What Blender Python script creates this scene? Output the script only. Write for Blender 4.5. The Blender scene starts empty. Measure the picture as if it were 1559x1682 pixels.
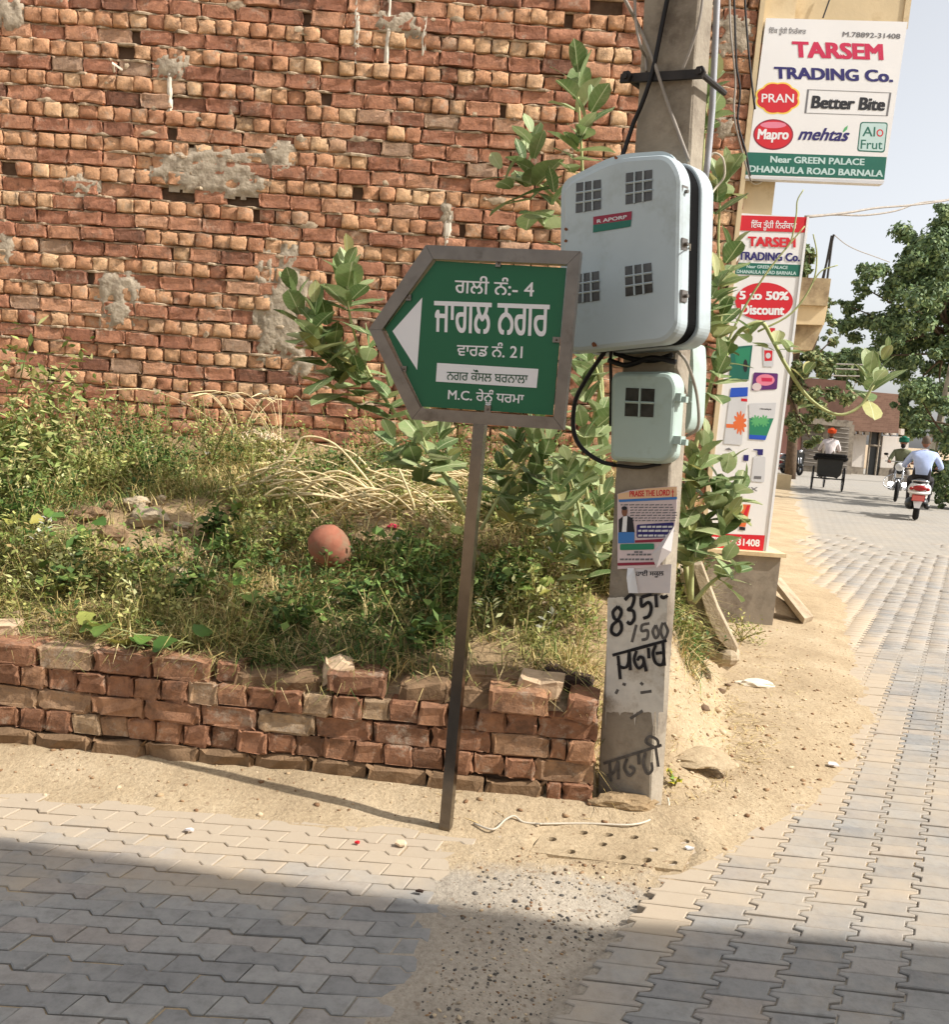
import bpy, bmesh, math, random
import numpy as np
from math import sin, cos, pi, radians, atan, hypot
from mathutils import Vector, Matrix, noise as mnoise
from mathutils.geometry import delaunay_2d_cdt, interpolate_bezier

random.seed(7); rng = np.random.default_rng(11)
sc = bpy.context.scene
COL = sc.collection

# ------------------------------------------------------------------ camera
F, PX, PY, ROLL, HOR0, CH = 1500.0, 779.5, 940.0, radians(4.0), 684.5, 1.45
PITCH = atan((PY - HOR0) * cos(ROLL) / F)
FW = np.array([0, cos(PITCH), -sin(PITCH)]); UP0 = np.array([0, sin(PITCH), cos(PITCH)]); R0 = np.array([1.0, 0, 0])
RT = cos(ROLL) * R0 + sin(ROLL) * UP0; UPV = -sin(ROLL) * R0 + cos(ROLL) * UP0
CAM = np.array([0, 0, CH])
cam = bpy.data.objects.new('camera', bpy.data.cameras.new('camera')); COL.objects.link(cam); sc.camera = cam
cam.data.sensor_fit = 'HORIZONTAL'; cam.data.sensor_width = 36; cam.data.lens = 36 * F / 1559
cam.data.shift_y = (PY - 841) / 1559; cam.data.clip_start = 0.05; cam.data.clip_end = 5000
cam.matrix_world = Matrix(((RT[0], UPV[0], -FW[0], 0), (RT[1], UPV[1], -FW[1], 0), (RT[2], UPV[2], -FW[2], CH), (0, 0, 0, 1)))

def ray(x, y): return FW + RT * ((x - PX) / F) + UPV * (-(y - PY) / F)
def ground(x, y, h=0.0): r = ray(x, y); return CAM + r * ((h - CH) / r[2])
def at(x, y, Y): r = ray(x, y); return CAM + r * (Y / r[1])
def onplane(x, y, P, n): r = ray(x, y); return CAM + r * (np.dot(np.array(P) - CAM, n) / np.dot(r, n))
def proj(p):
    d = np.array(p, float) - CAM; z = d @ FW
    return PX + F * (d @ RT) / z, PY - F * (d @ UPV) / z, z

# ------------------------------------------------------------------ light
SUN_AZ, SUN_EL = radians(15.0), radians(45.0)       # sun to the right, a little behind the camera
sdir = Vector((cos(SUN_EL) * cos(SUN_AZ), -cos(SUN_EL) * sin(SUN_AZ), sin(SUN_EL)))
w = bpy.data.worlds.new('World'); sc.world = w; w.use_nodes = True
wn = w.node_tree; bg = wn.nodes['Background']
sky = wn.nodes.new('ShaderNodeTexSky'); sky.sky_type = 'NISHITA'; sky.sun_disc = False
sky.sun_elevation = SUN_EL; sky.sun_rotation = math.atan2(sdir.x, sdir.y)
sky.air_density = 1.0; sky.dust_density = 3.2; sky.ozone_density = 1.0; sky.altitude = 200
hz = wn.nodes.new('ShaderNodeHueSaturation'); hz.inputs['Saturation'].default_value = 0.22      # dusty, milky sky
wn.links.new(sky.outputs[0], hz.inputs['Color']); wn.links.new(hz.outputs[0], bg.inputs[0]); bg.inputs[1].default_value = 0.15
sl = bpy.data.lights.new('sun', 'SUN'); sl.energy = 4.2; sl.angle = radians(0.53); sl.color = (1.0, 0.95, 0.88)
so = bpy.data.objects.new('sun', sl); COL.objects.link(so)
so.rotation_euler = sdir.to_track_quat('Z', 'Y').to_euler()
sc.view_settings.view_transform = 'Standard'; sc.view_settings.look = 'None'
sc.view_settings.gamma = 1.0; sc.view_settings.use_curve_mapping = False
sc.view_settings.exposure = 0.55

# ------------------------------------------------------------------ materials
def S(r, g, b):       # sRGB 0-255 -> linear
    f = lambda c: (c / 255 / 12.92) if c / 255 <= 0.04045 else ((c / 255 + 0.055) / 1.055) ** 2.4
    return (f(r), f(g), f(b), 1)
class NT:
    def __init__(s, name):
        s.m = bpy.data.materials.new(name); s.m.use_nodes = True; s.t = s.m.node_tree
        s.b = s.t.nodes['Principled BSDF']
    def n(s, typ, **kw):
        nd = s.t.nodes.new(typ)
        for k, v in kw.items(): setattr(nd, k, v)
        return nd
    def l(s, a, b): s.t.links.new(a, b)
    def pos(s): return s.n('ShaderNodeNewGeometry').outputs['Position']
    def noise(s, scale, detail=4, rough=0.6, vec=None, stretch=None):
        nd = s.n('ShaderNodeTexNoise'); nd.inputs['Scale'].default_value = scale
        nd.inputs['Detail'].default_value = detail; nd.inputs['Roughness'].default_value = rough
        v = vec if vec is not None else s.pos()
        if stretch:
            mp = s.n('ShaderNodeMapping'); mp.inputs['Scale'].default_value = stretch; s.l(v, mp.inputs[0]); v = mp.outputs[0]
        s.l(v, nd.inputs['Vector']); return nd.outputs['Fac']
    def ramp(s, fac, stops):
        r = s.n('ShaderNodeValToRGB'); e = r.color_ramp.elements
        while len(e) < len(stops): e.new(0.5)
        for i, (p, c) in enumerate(stops): e[i].position = p; e[i].color = c if len(c) == 4 else (*c, 1)
        s.l(fac, r.inputs[0]); return r.outputs[0]
    def mix(s, fac, a, b, mode='MIX'):
        m = s.n('ShaderNodeMix', data_type='RGBA', blend_type=mode)
        for v, i in ((fac, 0), (a, 6), (b, 7)):
            if hasattr(v, 'is_linked'): s.l(v, m.inputs[i])
            else: m.inputs[i].default_value = v
        return m.outputs[2]
    def math(s, op, a, b=0.0):
        m = s.n('ShaderNodeMath', operation=op)
        for v, i in ((a, 0), (b, 1)):
            if hasattr(v, 'is_linked'): s.l(v, m.inputs[i])
            else: m.inputs[i].default_value = v
        return m.outputs[0]
    def bump(s, h, strength=0.5, dist=0.01):
        b = s.n('ShaderNodeBump'); b.inputs['Strength'].default_value = strength; b.inputs['Distance'].default_value = dist
        s.l(h, b.inputs['Height']); s.l(b.outputs[0], s.b.inputs['Normal'])
    def done(s, col, rough=0.8, spec=0.3, metal=0.0):
        if hasattr(col, 'is_linked'): s.l(col, s.b.inputs['Base Color'])
        else: s.b.inputs['Base Color'].default_value = col
        s.b.inputs['Roughness'].default_value = rough; s.b.inputs['Specular IOR Level'].default_value = spec
        s.b.inputs['Metallic'].default_value = metal
        return s.m
    def objcol(s):   # per-piece random values kept in Object Info colour
        oi = s.n('ShaderNodeObjectInfo'); sp = s.n('ShaderNodeSeparateColor'); s.l(oi.outputs['Color'], sp.inputs[0]); return sp.outputs
    def attcol(s):
        a = s.n('ShaderNodeAttribute', attribute_name='Col'); sp = s.n('ShaderNodeSeparateColor'); s.l(a.outputs['Color'], sp.inputs[0]); return sp.outputs

def plain(name, c, rough=0.7, var=0.25, scale=6, bump=0.15, bscale=60, spec=0.3, metal=0.0, dirt=None, dirtscale=3, dirtamt=0.55, bdist=0.004):
    t = NT(name); c = c if len(c) == 4 else (*c, 1)
    dk = tuple(x * (1 - var) for x in c[:3]) + (1,); lt = tuple(min(1, x * (1 + var)) for x in c[:3]) + (1,)
    col = t.ramp(t.noise(scale, 5), [(0.3, dk), (0.7, lt)])
    if dirt:
        col = t.mix(t.ramp(t.noise(dirtscale, 6, 0.7), [(dirtamt - 0.05, (0, 0, 0)), (dirtamt + 0.15, (1, 1, 1))]), col, dirt if len(dirt) == 4 else (*dirt, 1))
    if bump: t.bump(t.noise(bscale, 5), bump, bdist)
    return t.done(col, rough, spec, metal)

def brick_mat(name, stops, attr, crust=0.5):
    t = NT(name); c = t.attcol() if attr else t.objcol()
    col = t.ramp(c[0], stops)
    n1 = t.noise(26, 7, 0.75)
    col = t.mix(0.85, col, t.ramp(n1, [(0.28, (0.42, 0.38, 0.36)), (0.47, (0.92, 0.92, 0.92)), (0.72, (1.3, 1.24, 1.14))]), 'MULTIPLY')
    col = t.mix(0.7, col, t.ramp(t.noise(9, 3, 0.6), [(0.3, (0.72, 0.68, 0.66)), (0.7, (1.16, 1.14, 1.1))]), 'MULTIPLY')
    soot = t.ramp(t.noise(4.2, 8, 0.8), [(0.53, (0, 0, 0)), (0.65, (1, 1, 1))])
    col = t.mix(t.math('MULTIPLY', soot, 0.6), col, (0.085, 0.062, 0.048, 1))
    lime = t.ramp(t.noise(6.3, 9, 0.82), [(0.55, (0, 0, 0)), (0.63, (1, 1, 1))])
    col = t.mix(t.math('MULTIPLY', lime, crust), col, (0.46, 0.38, 0.29, 1))
    t.bump(t.math('ADD', t.noise(60, 6, 0.75), t.math('MULTIPLY', t.noise(20, 4), 0.8)), 0.8, 0.010)
    return t.done(col, 0.9, 0.15)
STRETCH = [(0.0, S(128, 92, 76)), (0.25, S(160, 112, 90)), (0.6, S(178, 128, 102)), (0.85, S(198, 152, 122)), (1.0, S(170, 142, 120))]
HEAD = [(0.0, S(160, 112, 88)), (0.3, S(188, 140, 108)), (0.6, S(204, 160, 124)), (0.85, S(218, 182, 144)), (1.0, S(186, 150, 122))]  # header palette: yellower clay, with facing sunlight lightening its colours
LOW = [(0.0, S(124, 94, 74)), (0.4, S(152, 112, 88)), (0.7, S(166, 126, 98)), (1.0, S(172, 148, 120))]
M = {}
M['stretch_o'] = brick_mat('brick_stretcher', STRETCH, False); M['stretch_a'] = brick_mat('brick_stretcher_far', STRETCH, True)
M['head_o'] = brick_mat('brick_header', HEAD, False); M['head_a'] = brick_mat('brick_header_far', HEAD, True)
M['low'] = brick_mat('brick_low_wall', LOW, False, 0.6)
M['muddy'] = plain('muddy_brick', S(128, 104, 80), 0.95, 0.3, 14, 0.6, 60, 0.1, bdist=0.01)
M['pale_brick'] = plain('pale_brick', S(196, 170, 140), 0.95, 0.2, 14, 0.6, 60, 0.1, bdist=0.006)
M['burnt_brick'] = plain('burnt_brick', S(66, 52, 46), 0.9, 0.35, 18, 0.6, 60, 0.15, bdist=0.006)
M['mortar'] = plain('mortar', S(186, 166, 140), 0.95, 0.3, 22, 0.7, 90, 0.1, dirt=S(122, 102, 82), dirtscale=9, dirtamt=0.5)
M['joint'] = plain('joint_earth', S(88, 70, 56), 0.95, 0.3, 12, 0.5, 50, 0.1)
M['plaster'] = plain('cement_patch', S(172, 158, 138), 0.92, 0.25, 12, 0.9, 30, 0.15, dirt=S(128, 112, 94), dirtscale=8, bdist=0.012)
M['lime'] = plain('lime_drip', S(214, 204, 186), 0.9, 0.1, 20, 0.3, 60)

def dirt_mat(name, c1, c2, c3):
    t = NT(name)
    col = t.ramp(t.noise(2.2, 7, 0.65), [(0.25, c1), (0.5, c2), (0.75, c3)])
    col = t.mix(0.5, col, t.ramp(t.noise(60, 5, 0.7), [(0.3, (0.55, 0.5, 0.45)), (0.6, (1.08, 1.06, 1.03))]), 'MULTIPLY')
    peb = t.ramp(t.noise(38, 2, 0.5), [(0.66, (0, 0, 0)), (0.70, (1, 1, 1))])
    col = t.mix(t.math('MULTIPLY', peb, 0.5), col, S(120, 92, 66))
    h = t.math('ADD', t.noise(14, 6, 0.7), t.math('MULTIPLY', t.noise(90, 4, 0.6), 0.35))
    t.bump(h, 0.6, 0.02)
    return t.done(col, 0.95, 0.1)
M['dirt'] = dirt_mat('dusty_dirt', S(154, 136, 110), S(176, 158, 130), S(190, 173, 146))
M['strip'] = dirt_mat('gritty_dust', S(150, 142, 130), S(166, 157, 143), S(178, 168, 153))
M['lot'] = dirt_mat('lot_soil', S(124, 106, 80), S(156, 134, 104), S(178, 156, 124))
def ground_mat():
    t = NT('lane_and_lot_earth'); c = t.attcol(); n_ = t.noise(2.2, 7, 0.65)
    A_ = t.ramp(n_, [(0.25, S(154, 136, 110)), (0.5, S(176, 158, 130)), (0.75, S(190, 173, 146))])
    B_ = t.ramp(n_, [(0.25, S(124, 106, 80)), (0.5, S(156, 134, 104)), (0.75, S(178, 156, 124))])
    C_ = t.ramp(n_, [(0.25, S(150, 142, 130)), (0.5, S(166, 157, 143)), (0.75, S(178, 168, 153))])
    nz = t.math('MULTIPLY', t.math('SUBTRACT', t.noise(7, 6, 0.7), 0.5), 1.4)
    w1 = t.ramp(t.math('ADD', c[0], nz), [(0.35, (0, 0, 0)), (0.65, (1, 1, 1))]); w2 = t.ramp(t.math('ADD', c[1], nz), [(0.3, (0, 0, 0)), (0.7, (1, 1, 1))])
    col = t.mix(w2, t.mix(w1, A_, B_), C_)
    col = t.mix(0.55, col, t.ramp(t.noise(60, 5, 0.7), [(0.3, (0.55, 0.5, 0.45)), (0.6, (1.08, 1.06, 1.03))]), 'MULTIPLY')
    peb = t.ramp(t.noise(38, 2, 0.5), [(0.66, (0, 0, 0)), (0.70, (1, 1, 1))]); col = t.mix(t.math('MULTIPLY', peb, 0.5), col, S(120, 96, 72))
    t.bump(t.math('ADD', t.noise(14, 6, 0.7), t.math('MULTIPLY', t.noise(90, 4, 0.6), 0.35)), 0.7, 0.022)
    return t.done(col, 0.95, 0.1)
M['earth'] = ground_mat()
M['far_ground'] = dirt_mat('far_soil', S(160, 142, 116), S(176, 156, 130), S(188, 170, 144))

def paver_mat(name, attr):
    t = NT(name); c = t.attcol() if attr else t.objcol()
    base = t.ramp(c[0], [(0, S(134, 133, 131)), (0.4, S(144, 143, 140)), (0.75, S(152, 150, 146)), (1, S(149, 143, 137))])
    base = t.mix(0.8, base, t.ramp(t.noise(22, 7, 0.75), [(0.3, (0.66, 0.65, 0.64)), (0.5, (0.96, 0.96, 0.96)), (0.7, (1.14, 1.13, 1.1))]), 'MULTIPLY')
    base = t.mix(0.35, base, t.ramp(t.noise(4.5, 4, 0.6), [(0.35, (0.78, 0.78, 0.78)), (0.65, (1.1, 1.1, 1.1))]), 'MULTIPLY')
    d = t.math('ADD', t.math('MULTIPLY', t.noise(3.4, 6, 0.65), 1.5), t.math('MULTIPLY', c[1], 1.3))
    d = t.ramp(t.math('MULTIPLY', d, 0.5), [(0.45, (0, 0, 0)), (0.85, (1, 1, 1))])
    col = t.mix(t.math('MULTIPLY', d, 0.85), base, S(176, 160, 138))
    t.bump(t.noise(150, 4, 0.7), 0.35, 0.003)
    return t.done(col, 0.9, 0.2)
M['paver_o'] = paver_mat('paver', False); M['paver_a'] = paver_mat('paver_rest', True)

def street_mat():
    t = NT('street_paving')
    v = t.pos(); mp = t.n('ShaderNodeMapping'); mp.inputs['Rotation'].default_value = (0, 0, radians(-20)); t.l(v, mp.inputs[0])
    bk = t.n('ShaderNodeTexBrick'); t.l(mp.outputs[0], bk.inputs['Vector'])
    bk.inputs['Scale'].default_value = 1.0; bk.inputs['Brick Width'].default_value = 0.16; bk.inputs['Row Height'].default_value = 0.1
    bk.inputs['Mortar Size'].default_value = 0.004; bk.inputs['Color1'].default_value = S(143, 140, 134); bk.inputs['Color2'].default_value = S(152, 148, 141)
    bk.inputs['Mortar'].default_value = S(110, 102, 92)
    d = t.ramp(t.math('ADD', t.math('MULTIPLY', t.noise(1.1, 7, 0.65), .7), t.attcol()[1]), [(0.3, (0.12, 0.12, 0.12)), (1.0, (1, 1, 1))])
    col = t.mix(t.math('MULTIPLY', d, 0.8), bk.outputs['Color'], S(184, 168, 144))
    return t.done(col, 0.9, 0.2)
M['street'] = street_mat()

def foliage(name, attr=True, stops=None, trans=0.25, rough=0.55, rib=False):
    t = NT(name)
    if attr:
        a = t.n('ShaderNodeAttribute', attribute_name='Col'); col = a.outputs['Color']
    else:
        col = t.ramp(t.objcol()[0], stops)
        col = t.mix(0.35, col, t.ramp(t.noise(40, 4), [(0.3, (0.7, 0.7, 0.7)), (0.7, (1.15, 1.15, 1.1))]), 'MULTIPLY')
    if rib:
        tc = t.n('ShaderNodeTexCoord'); sp = t.n('ShaderNodeSeparateXYZ'); t.l(tc.outputs['Object'], sp.inputs[0]); ay = t.math('ABSOLUTE', sp.outputs['Y'])
        v1 = t.ramp(ay, [(0.008, (1, 1, 1)), (0.02, (0, 0, 0))])
        wv = t.math('SINE', t.math('MULTIPLY', t.math('SUBTRACT', sp.outputs['X'], t.math('MULTIPLY', ay, 0.6)), 46.0)); v2 = t.ramp(wv, [(0.86, (0, 0, 0)), (1.0, (0.2, 0.2, 0.2))])
        col = t.mix(t.math('MAXIMUM', v1, v2), col, S(196, 202, 160))
        ds = t.ramp(t.noise(9, 5, 0.7), [(0.5, (0, 0, 0)), (0.75, (0.45, 0.45, 0.45))]); col = t.mix(ds, col, S(186, 172, 138))
    m = t.done(col, rough, 0.35)
    if trans:
        tr = t.n('ShaderNodeBsdfTranslucent'); t.l(col, tr.inputs[0]); mx = t.n('ShaderNodeMixShader'); mx.inputs[0].default_value = trans
        out = t.t.nodes['Material Output']; t.l(t.b.outputs[0], mx.inputs[1]); t.l(tr.outputs[0], mx.inputs[2]); t.l(mx.outputs[0], out.inputs[0])
    return m
M['veg'] = foliage('weed_green', True, None, 0.14, 0.7)
M['calo'] = foliage('milkweed_leaf', False, [(0, S(88, 112, 66)), (0.3, S(116, 138, 86)), (0.6, S(140, 158, 106)), (0.85, S(170, 182, 134)), (1, S(180, 172, 104))], 0.25, 0.6, True)
M['vine'] = foliage('vine_leaf', False, [(0, S(60, 92, 40)), (0.4, S(98, 130, 58)), (0.75, S(140, 160, 84)), (1, S(176, 164, 84))], 0.25, 0.5)
M['calostem'] = plain('milkweed_stem', S(168, 172, 118), 0.7, 0.2, 20, 0.2, 60)
M['fruit'] = plain('milkweed_pod', S(152, 170, 100), 0.6, 0.12, 20, 0.2, 50)
M['flower'] = plain('milkweed_flower', S(196, 184, 176), 0.7, 0.2, 60, 0.2, 60)
M['drystalk'] = plain('dry_stalk', S(220, 200, 156), 0.8, 0.25, 14, 0.2, 80)
M['twig'] = plain('twig', S(128, 112, 80), 0.85, 0.3, 20, 0.3, 60)
M['bark'] = plain('bark', S(92, 76, 60), 0.9, 0.3, 10, 0.6, 40, bdist=0.02)
M['concrete'] = plain('pole_concrete', S(160, 150, 134), 0.92, 0.2, 9, 0.6, 45, 0.2, dirt=S(112, 102, 90), dirtscale=4.5, dirtamt=0.5, bdist=.006)
M['whitewash'] = plain('whitewash', S(206, 200, 188), 0.9, 0.12, 18, 0.35, 40, 0.2, dirt=S(150, 138, 120), dirtscale=9, dirtamt=0.56)
M['rubble'] = plain('rubble_concrete', S(170, 154, 130), 0.95, 0.25, 12, 0.7, 40, 0.15, dirt=S(120, 100, 78), dirtscale=6, bdist=0.012)
M['slab'] = plain('drain_slab', S(204, 186, 158), 0.95, 0.15, 9, 0.5, 60, 0.1)
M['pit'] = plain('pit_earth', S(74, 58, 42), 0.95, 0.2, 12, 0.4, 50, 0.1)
M['black_paint'] = plain('black_paint', S(34, 32, 34), 0.75, 0.4, 26, 0.1, 60)
M['grey_paint'] = plain('faded_paint', S(92, 88, 84), 0.85, 0.4, 30, 0.1, 60)
M['box'] = plain('box_paint', S(172, 184, 188), 0.5, 0.05, 4, 0.08, 30, 0.4, dirt=S(154, 163, 162), dirtscale=6, dirtamt=0.6)
M['box2'] = plain('box_paint_green', S(168, 186, 178), 0.5, 0.05, 4, 0.08, 30, 0.4, dirt=S(150, 162, 148), dirtscale=6, dirtamt=0.6)
M['rust'] = plain('rust', S(122, 74, 46), 0.85, 0.35, 40, 0.4, 80)
M['dark'] = plain('gap_shade', S(9, 9, 10), 0.9, 0.2, 6, 0.1, 30, 0.1)
M['pane'] = plain('dusty_pane', S(58, 56, 52), 0.25, 0.4, 24, 0.05, 30, 0.5)
M['steel'] = plain('stainless_steel', S(118, 111, 104), 0.34, 0.14, 16, 0.05, 60, 0.5, metal=0.85, dirt=S(90, 82, 74), dirtscale=14, dirtamt=0.62)
M['board_green'] = plain('sign_green', S(18, 96, 62), 0.45, 0.05, 3, 0.02, 20, 0.4)
M['white_vinyl'] = plain('white_vinyl', S(226, 226, 228), 0.5, 0.03, 5, 0.0, 20, 0.4)
M['flex_white'] = plain('flex_white', S(232, 230, 228), 0.5, 0.03, 2, 0.05, 8, 0.4)
M['dark_green'] = plain('vinyl_dark_green', S(26, 74, 46), 0.5, 0.05, 4, 0.0)
def flat(name, c, rough=0.55): M[name] = plain(name, c, rough, 0.05, 6, 0.0, 20, 0.35)
for nm, c in dict(red=S(206, 36, 48), crimson=S(200, 40, 80), navy=S(42, 36, 104), teal=S(34, 104, 88), ink=S(34, 34, 40), greyink=S(112, 110, 112), yellow=S(242, 206, 90),
                  maroon=S(140, 40, 62), blue=S(62, 122, 190), pink=S(226, 130, 152), orange=S(222, 112, 62), purple=S(96, 44, 110), leafgreen=S(92, 170, 110), aqua=S(190, 214, 210),
                  paper=S(206, 198, 196), paperpink=S(214, 196, 196), skin=S(128, 86, 64), white=S(232, 232, 232), cobalt=S(40, 84, 190), palegrey=S(206, 206, 208), greenpill=S(44, 130, 96), peach=S(230, 190, 150)).items(): flat(nm, c)
M['black_cable'] = plain('black_cable', S(30, 29, 30), 0.55, 0.2, 10, 0.0)
M['grey_cable'] = plain('grey_cable', S(150, 142, 132), 0.6, 0.2, 10, 0.0)
M['white_cable'] = plain('white_cable', S(192, 182, 164), 0.6, 0.12, 10, 0.0)
M['conduit'] = plain('conduit_pipe', S(168, 170, 176), 0.45, 0.1, 10, 0.05, 40, 0.5)
M['iron'] = plain('dark_iron', S(42, 38, 36), 0.7, 0.3, 30, 0.3, 60, 0.4)
M['cream_plaster'] = plain('cream_plaster', S(206, 186, 150), 0.9, 0.1, 3, 0.25, 40, 0.2, dirt=S(176, 152, 116), dirtscale=3, dirtamt=0.6)
M['grey_plaster'] = plain('grey_plaster', S(142, 132, 118), 0.92, 0.2, 5, 0.4, 30, 0.2, dirt=S(96, 86, 76), dirtscale=4, dirtamt=0.55)
M['weathered'] = plain('weathered_plaster', S(178, 160, 128), 0.92, 0.16, 3, 0.3, 30, 0.2, dirt=S(120, 102, 80), dirtscale=1.6, dirtamt=0.52)
M['white_wall'] = plain('white_wall', S(214, 206, 196), 0.9, 0.08, 2, 0.2, 20, 0.2, dirt=S(180, 164, 144), dirtscale=2, dirtamt=0.6)
M['pinkish'] = plain('pink_plaster', S(160, 118, 108), 0.9, 0.14, 2, 0.2, 20, 0.2)
M['shutter'] = plain('shutter_metal', S(120, 112, 102), 0.6, 0.1, 3, 0.1, 20, 0.4)
M['brown_wall'] = plain('brown_wall', S(104, 78, 66), 0.9, 0.15, 3, 0.2, 20)
def farbrick():
    t = NT('far_brickwork'); bk = t.n('ShaderNodeTexBrick'); mp = t.n('ShaderNodeMapping'); mp.inputs['Rotation'].default_value = (radians(90), 0, 0)
    t.l(t.pos(), mp.inputs[0]); t.l(mp.outputs[0], bk.inputs['Vector']); bk.inputs['Scale'].default_value = 1
    bk.inputs['Brick Width'].default_value = 0.24; bk.inputs['Row Height'].default_value = 0.09; bk.inputs['Mortar Size'].default_value = 0.008
    bk.inputs['Color1'].default_value = S(140, 110, 96); bk.inputs['Color2'].default_value = S(124, 96, 84); bk.inputs['Mortar'].default_value = S(140, 116, 96)
    return t.done(t.mix(0.4, bk.outputs['Color'], t.ramp(t.noise(2, 5), [(0.3, (0.7, 0.7, 0.7)), (0.7, (1.1, 1.1, 1.1))]), 'MULTIPLY'), 0.95, 0.1)
M['farbrick'] = farbrick()
M['terracotta'] = plain('terracotta', S(152, 98, 78), 0.88, 0.18, 12, 0.4, 60, 0.15, dirt=S(138, 112, 90), dirtscale=11, dirtamt=0.5)
M['rubber'] = plain('rubber', S(28, 27, 27), 0.85, 0.2, 20, 0.1)
M['blackmetal'] = plain('black_metal', S(34, 36, 36), 0.4, 0.2, 10, 0.0, 20, 0.5)
M['chrome'] = plain('chrome', S(190, 190, 192), 0.2, 0.1, 10, 0.0, 20, 0.5, metal=0.9)
M['scooter_white'] = plain('scooter_body', S(206, 204, 200), 0.3, 0.06, 4, 0.0, 20, 0.5)
M['lens_red'] = plain('lens_red', S(150, 28, 28), 0.25, 0.1, 4, 0.0, 20, 0.5)
M['shirt_blue'] = plain('shirt_blue', S(172, 188, 224), 0.85, 0.08, 9, 0.3, 16, 0.2, bdist=0.02)
M['shirt_white'] = plain('shirt_white', S(220, 210, 208), 0.85, 0.08, 9, 0.3, 16, 0.2, bdist=0.02)
M['shirt_olive'] = plain('shirt_olive', S(120, 124, 98), 0.85, 0.1, 9, 0.3, 16, 0.2, bdist=0.02)
M['trouser_dark'] = plain('trouser_dark', S(46, 44, 48), 0.85, 0.15, 9, 0.2, 20)
M['trouser_grey'] = plain('trouser_grey', S(112, 104, 96), 0.85, 0.15, 9, 0.2, 20)
M['turban_orange'] = plain('turban_orange', S(232, 92, 44), 0.85, 0.12, 20, 0.4, 30, bdist=0.02)
M['turban_green'] = plain('turban_green', S(34, 108, 86), 0.85, 0.12, 20, 0.4, 30, bdist=0.02)
M['hair'] = plain('grey_hair', S(92, 80, 70), 0.8, 0.3, 60, 0.5, 90)
M['beard'] = plain('dark_beard', S(40, 34, 32), 0.85, 0.2, 60, 0.4, 90)
def emit(name, c, s):
    t = NT(name); t.done(c, 0.3); t.b.inputs['Emission Color'].default_value = c; t.b.inputs['Emission Strength'].default_value = s; return t.m
M['plate_red'] = plain('plate_red', S(206, 110, 104), 0.5, 0.1, 20, 0.0)
M['lamp'] = emit('lit_headlamp', (1, 0.98, 0.95, 1), 9.0)

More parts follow.
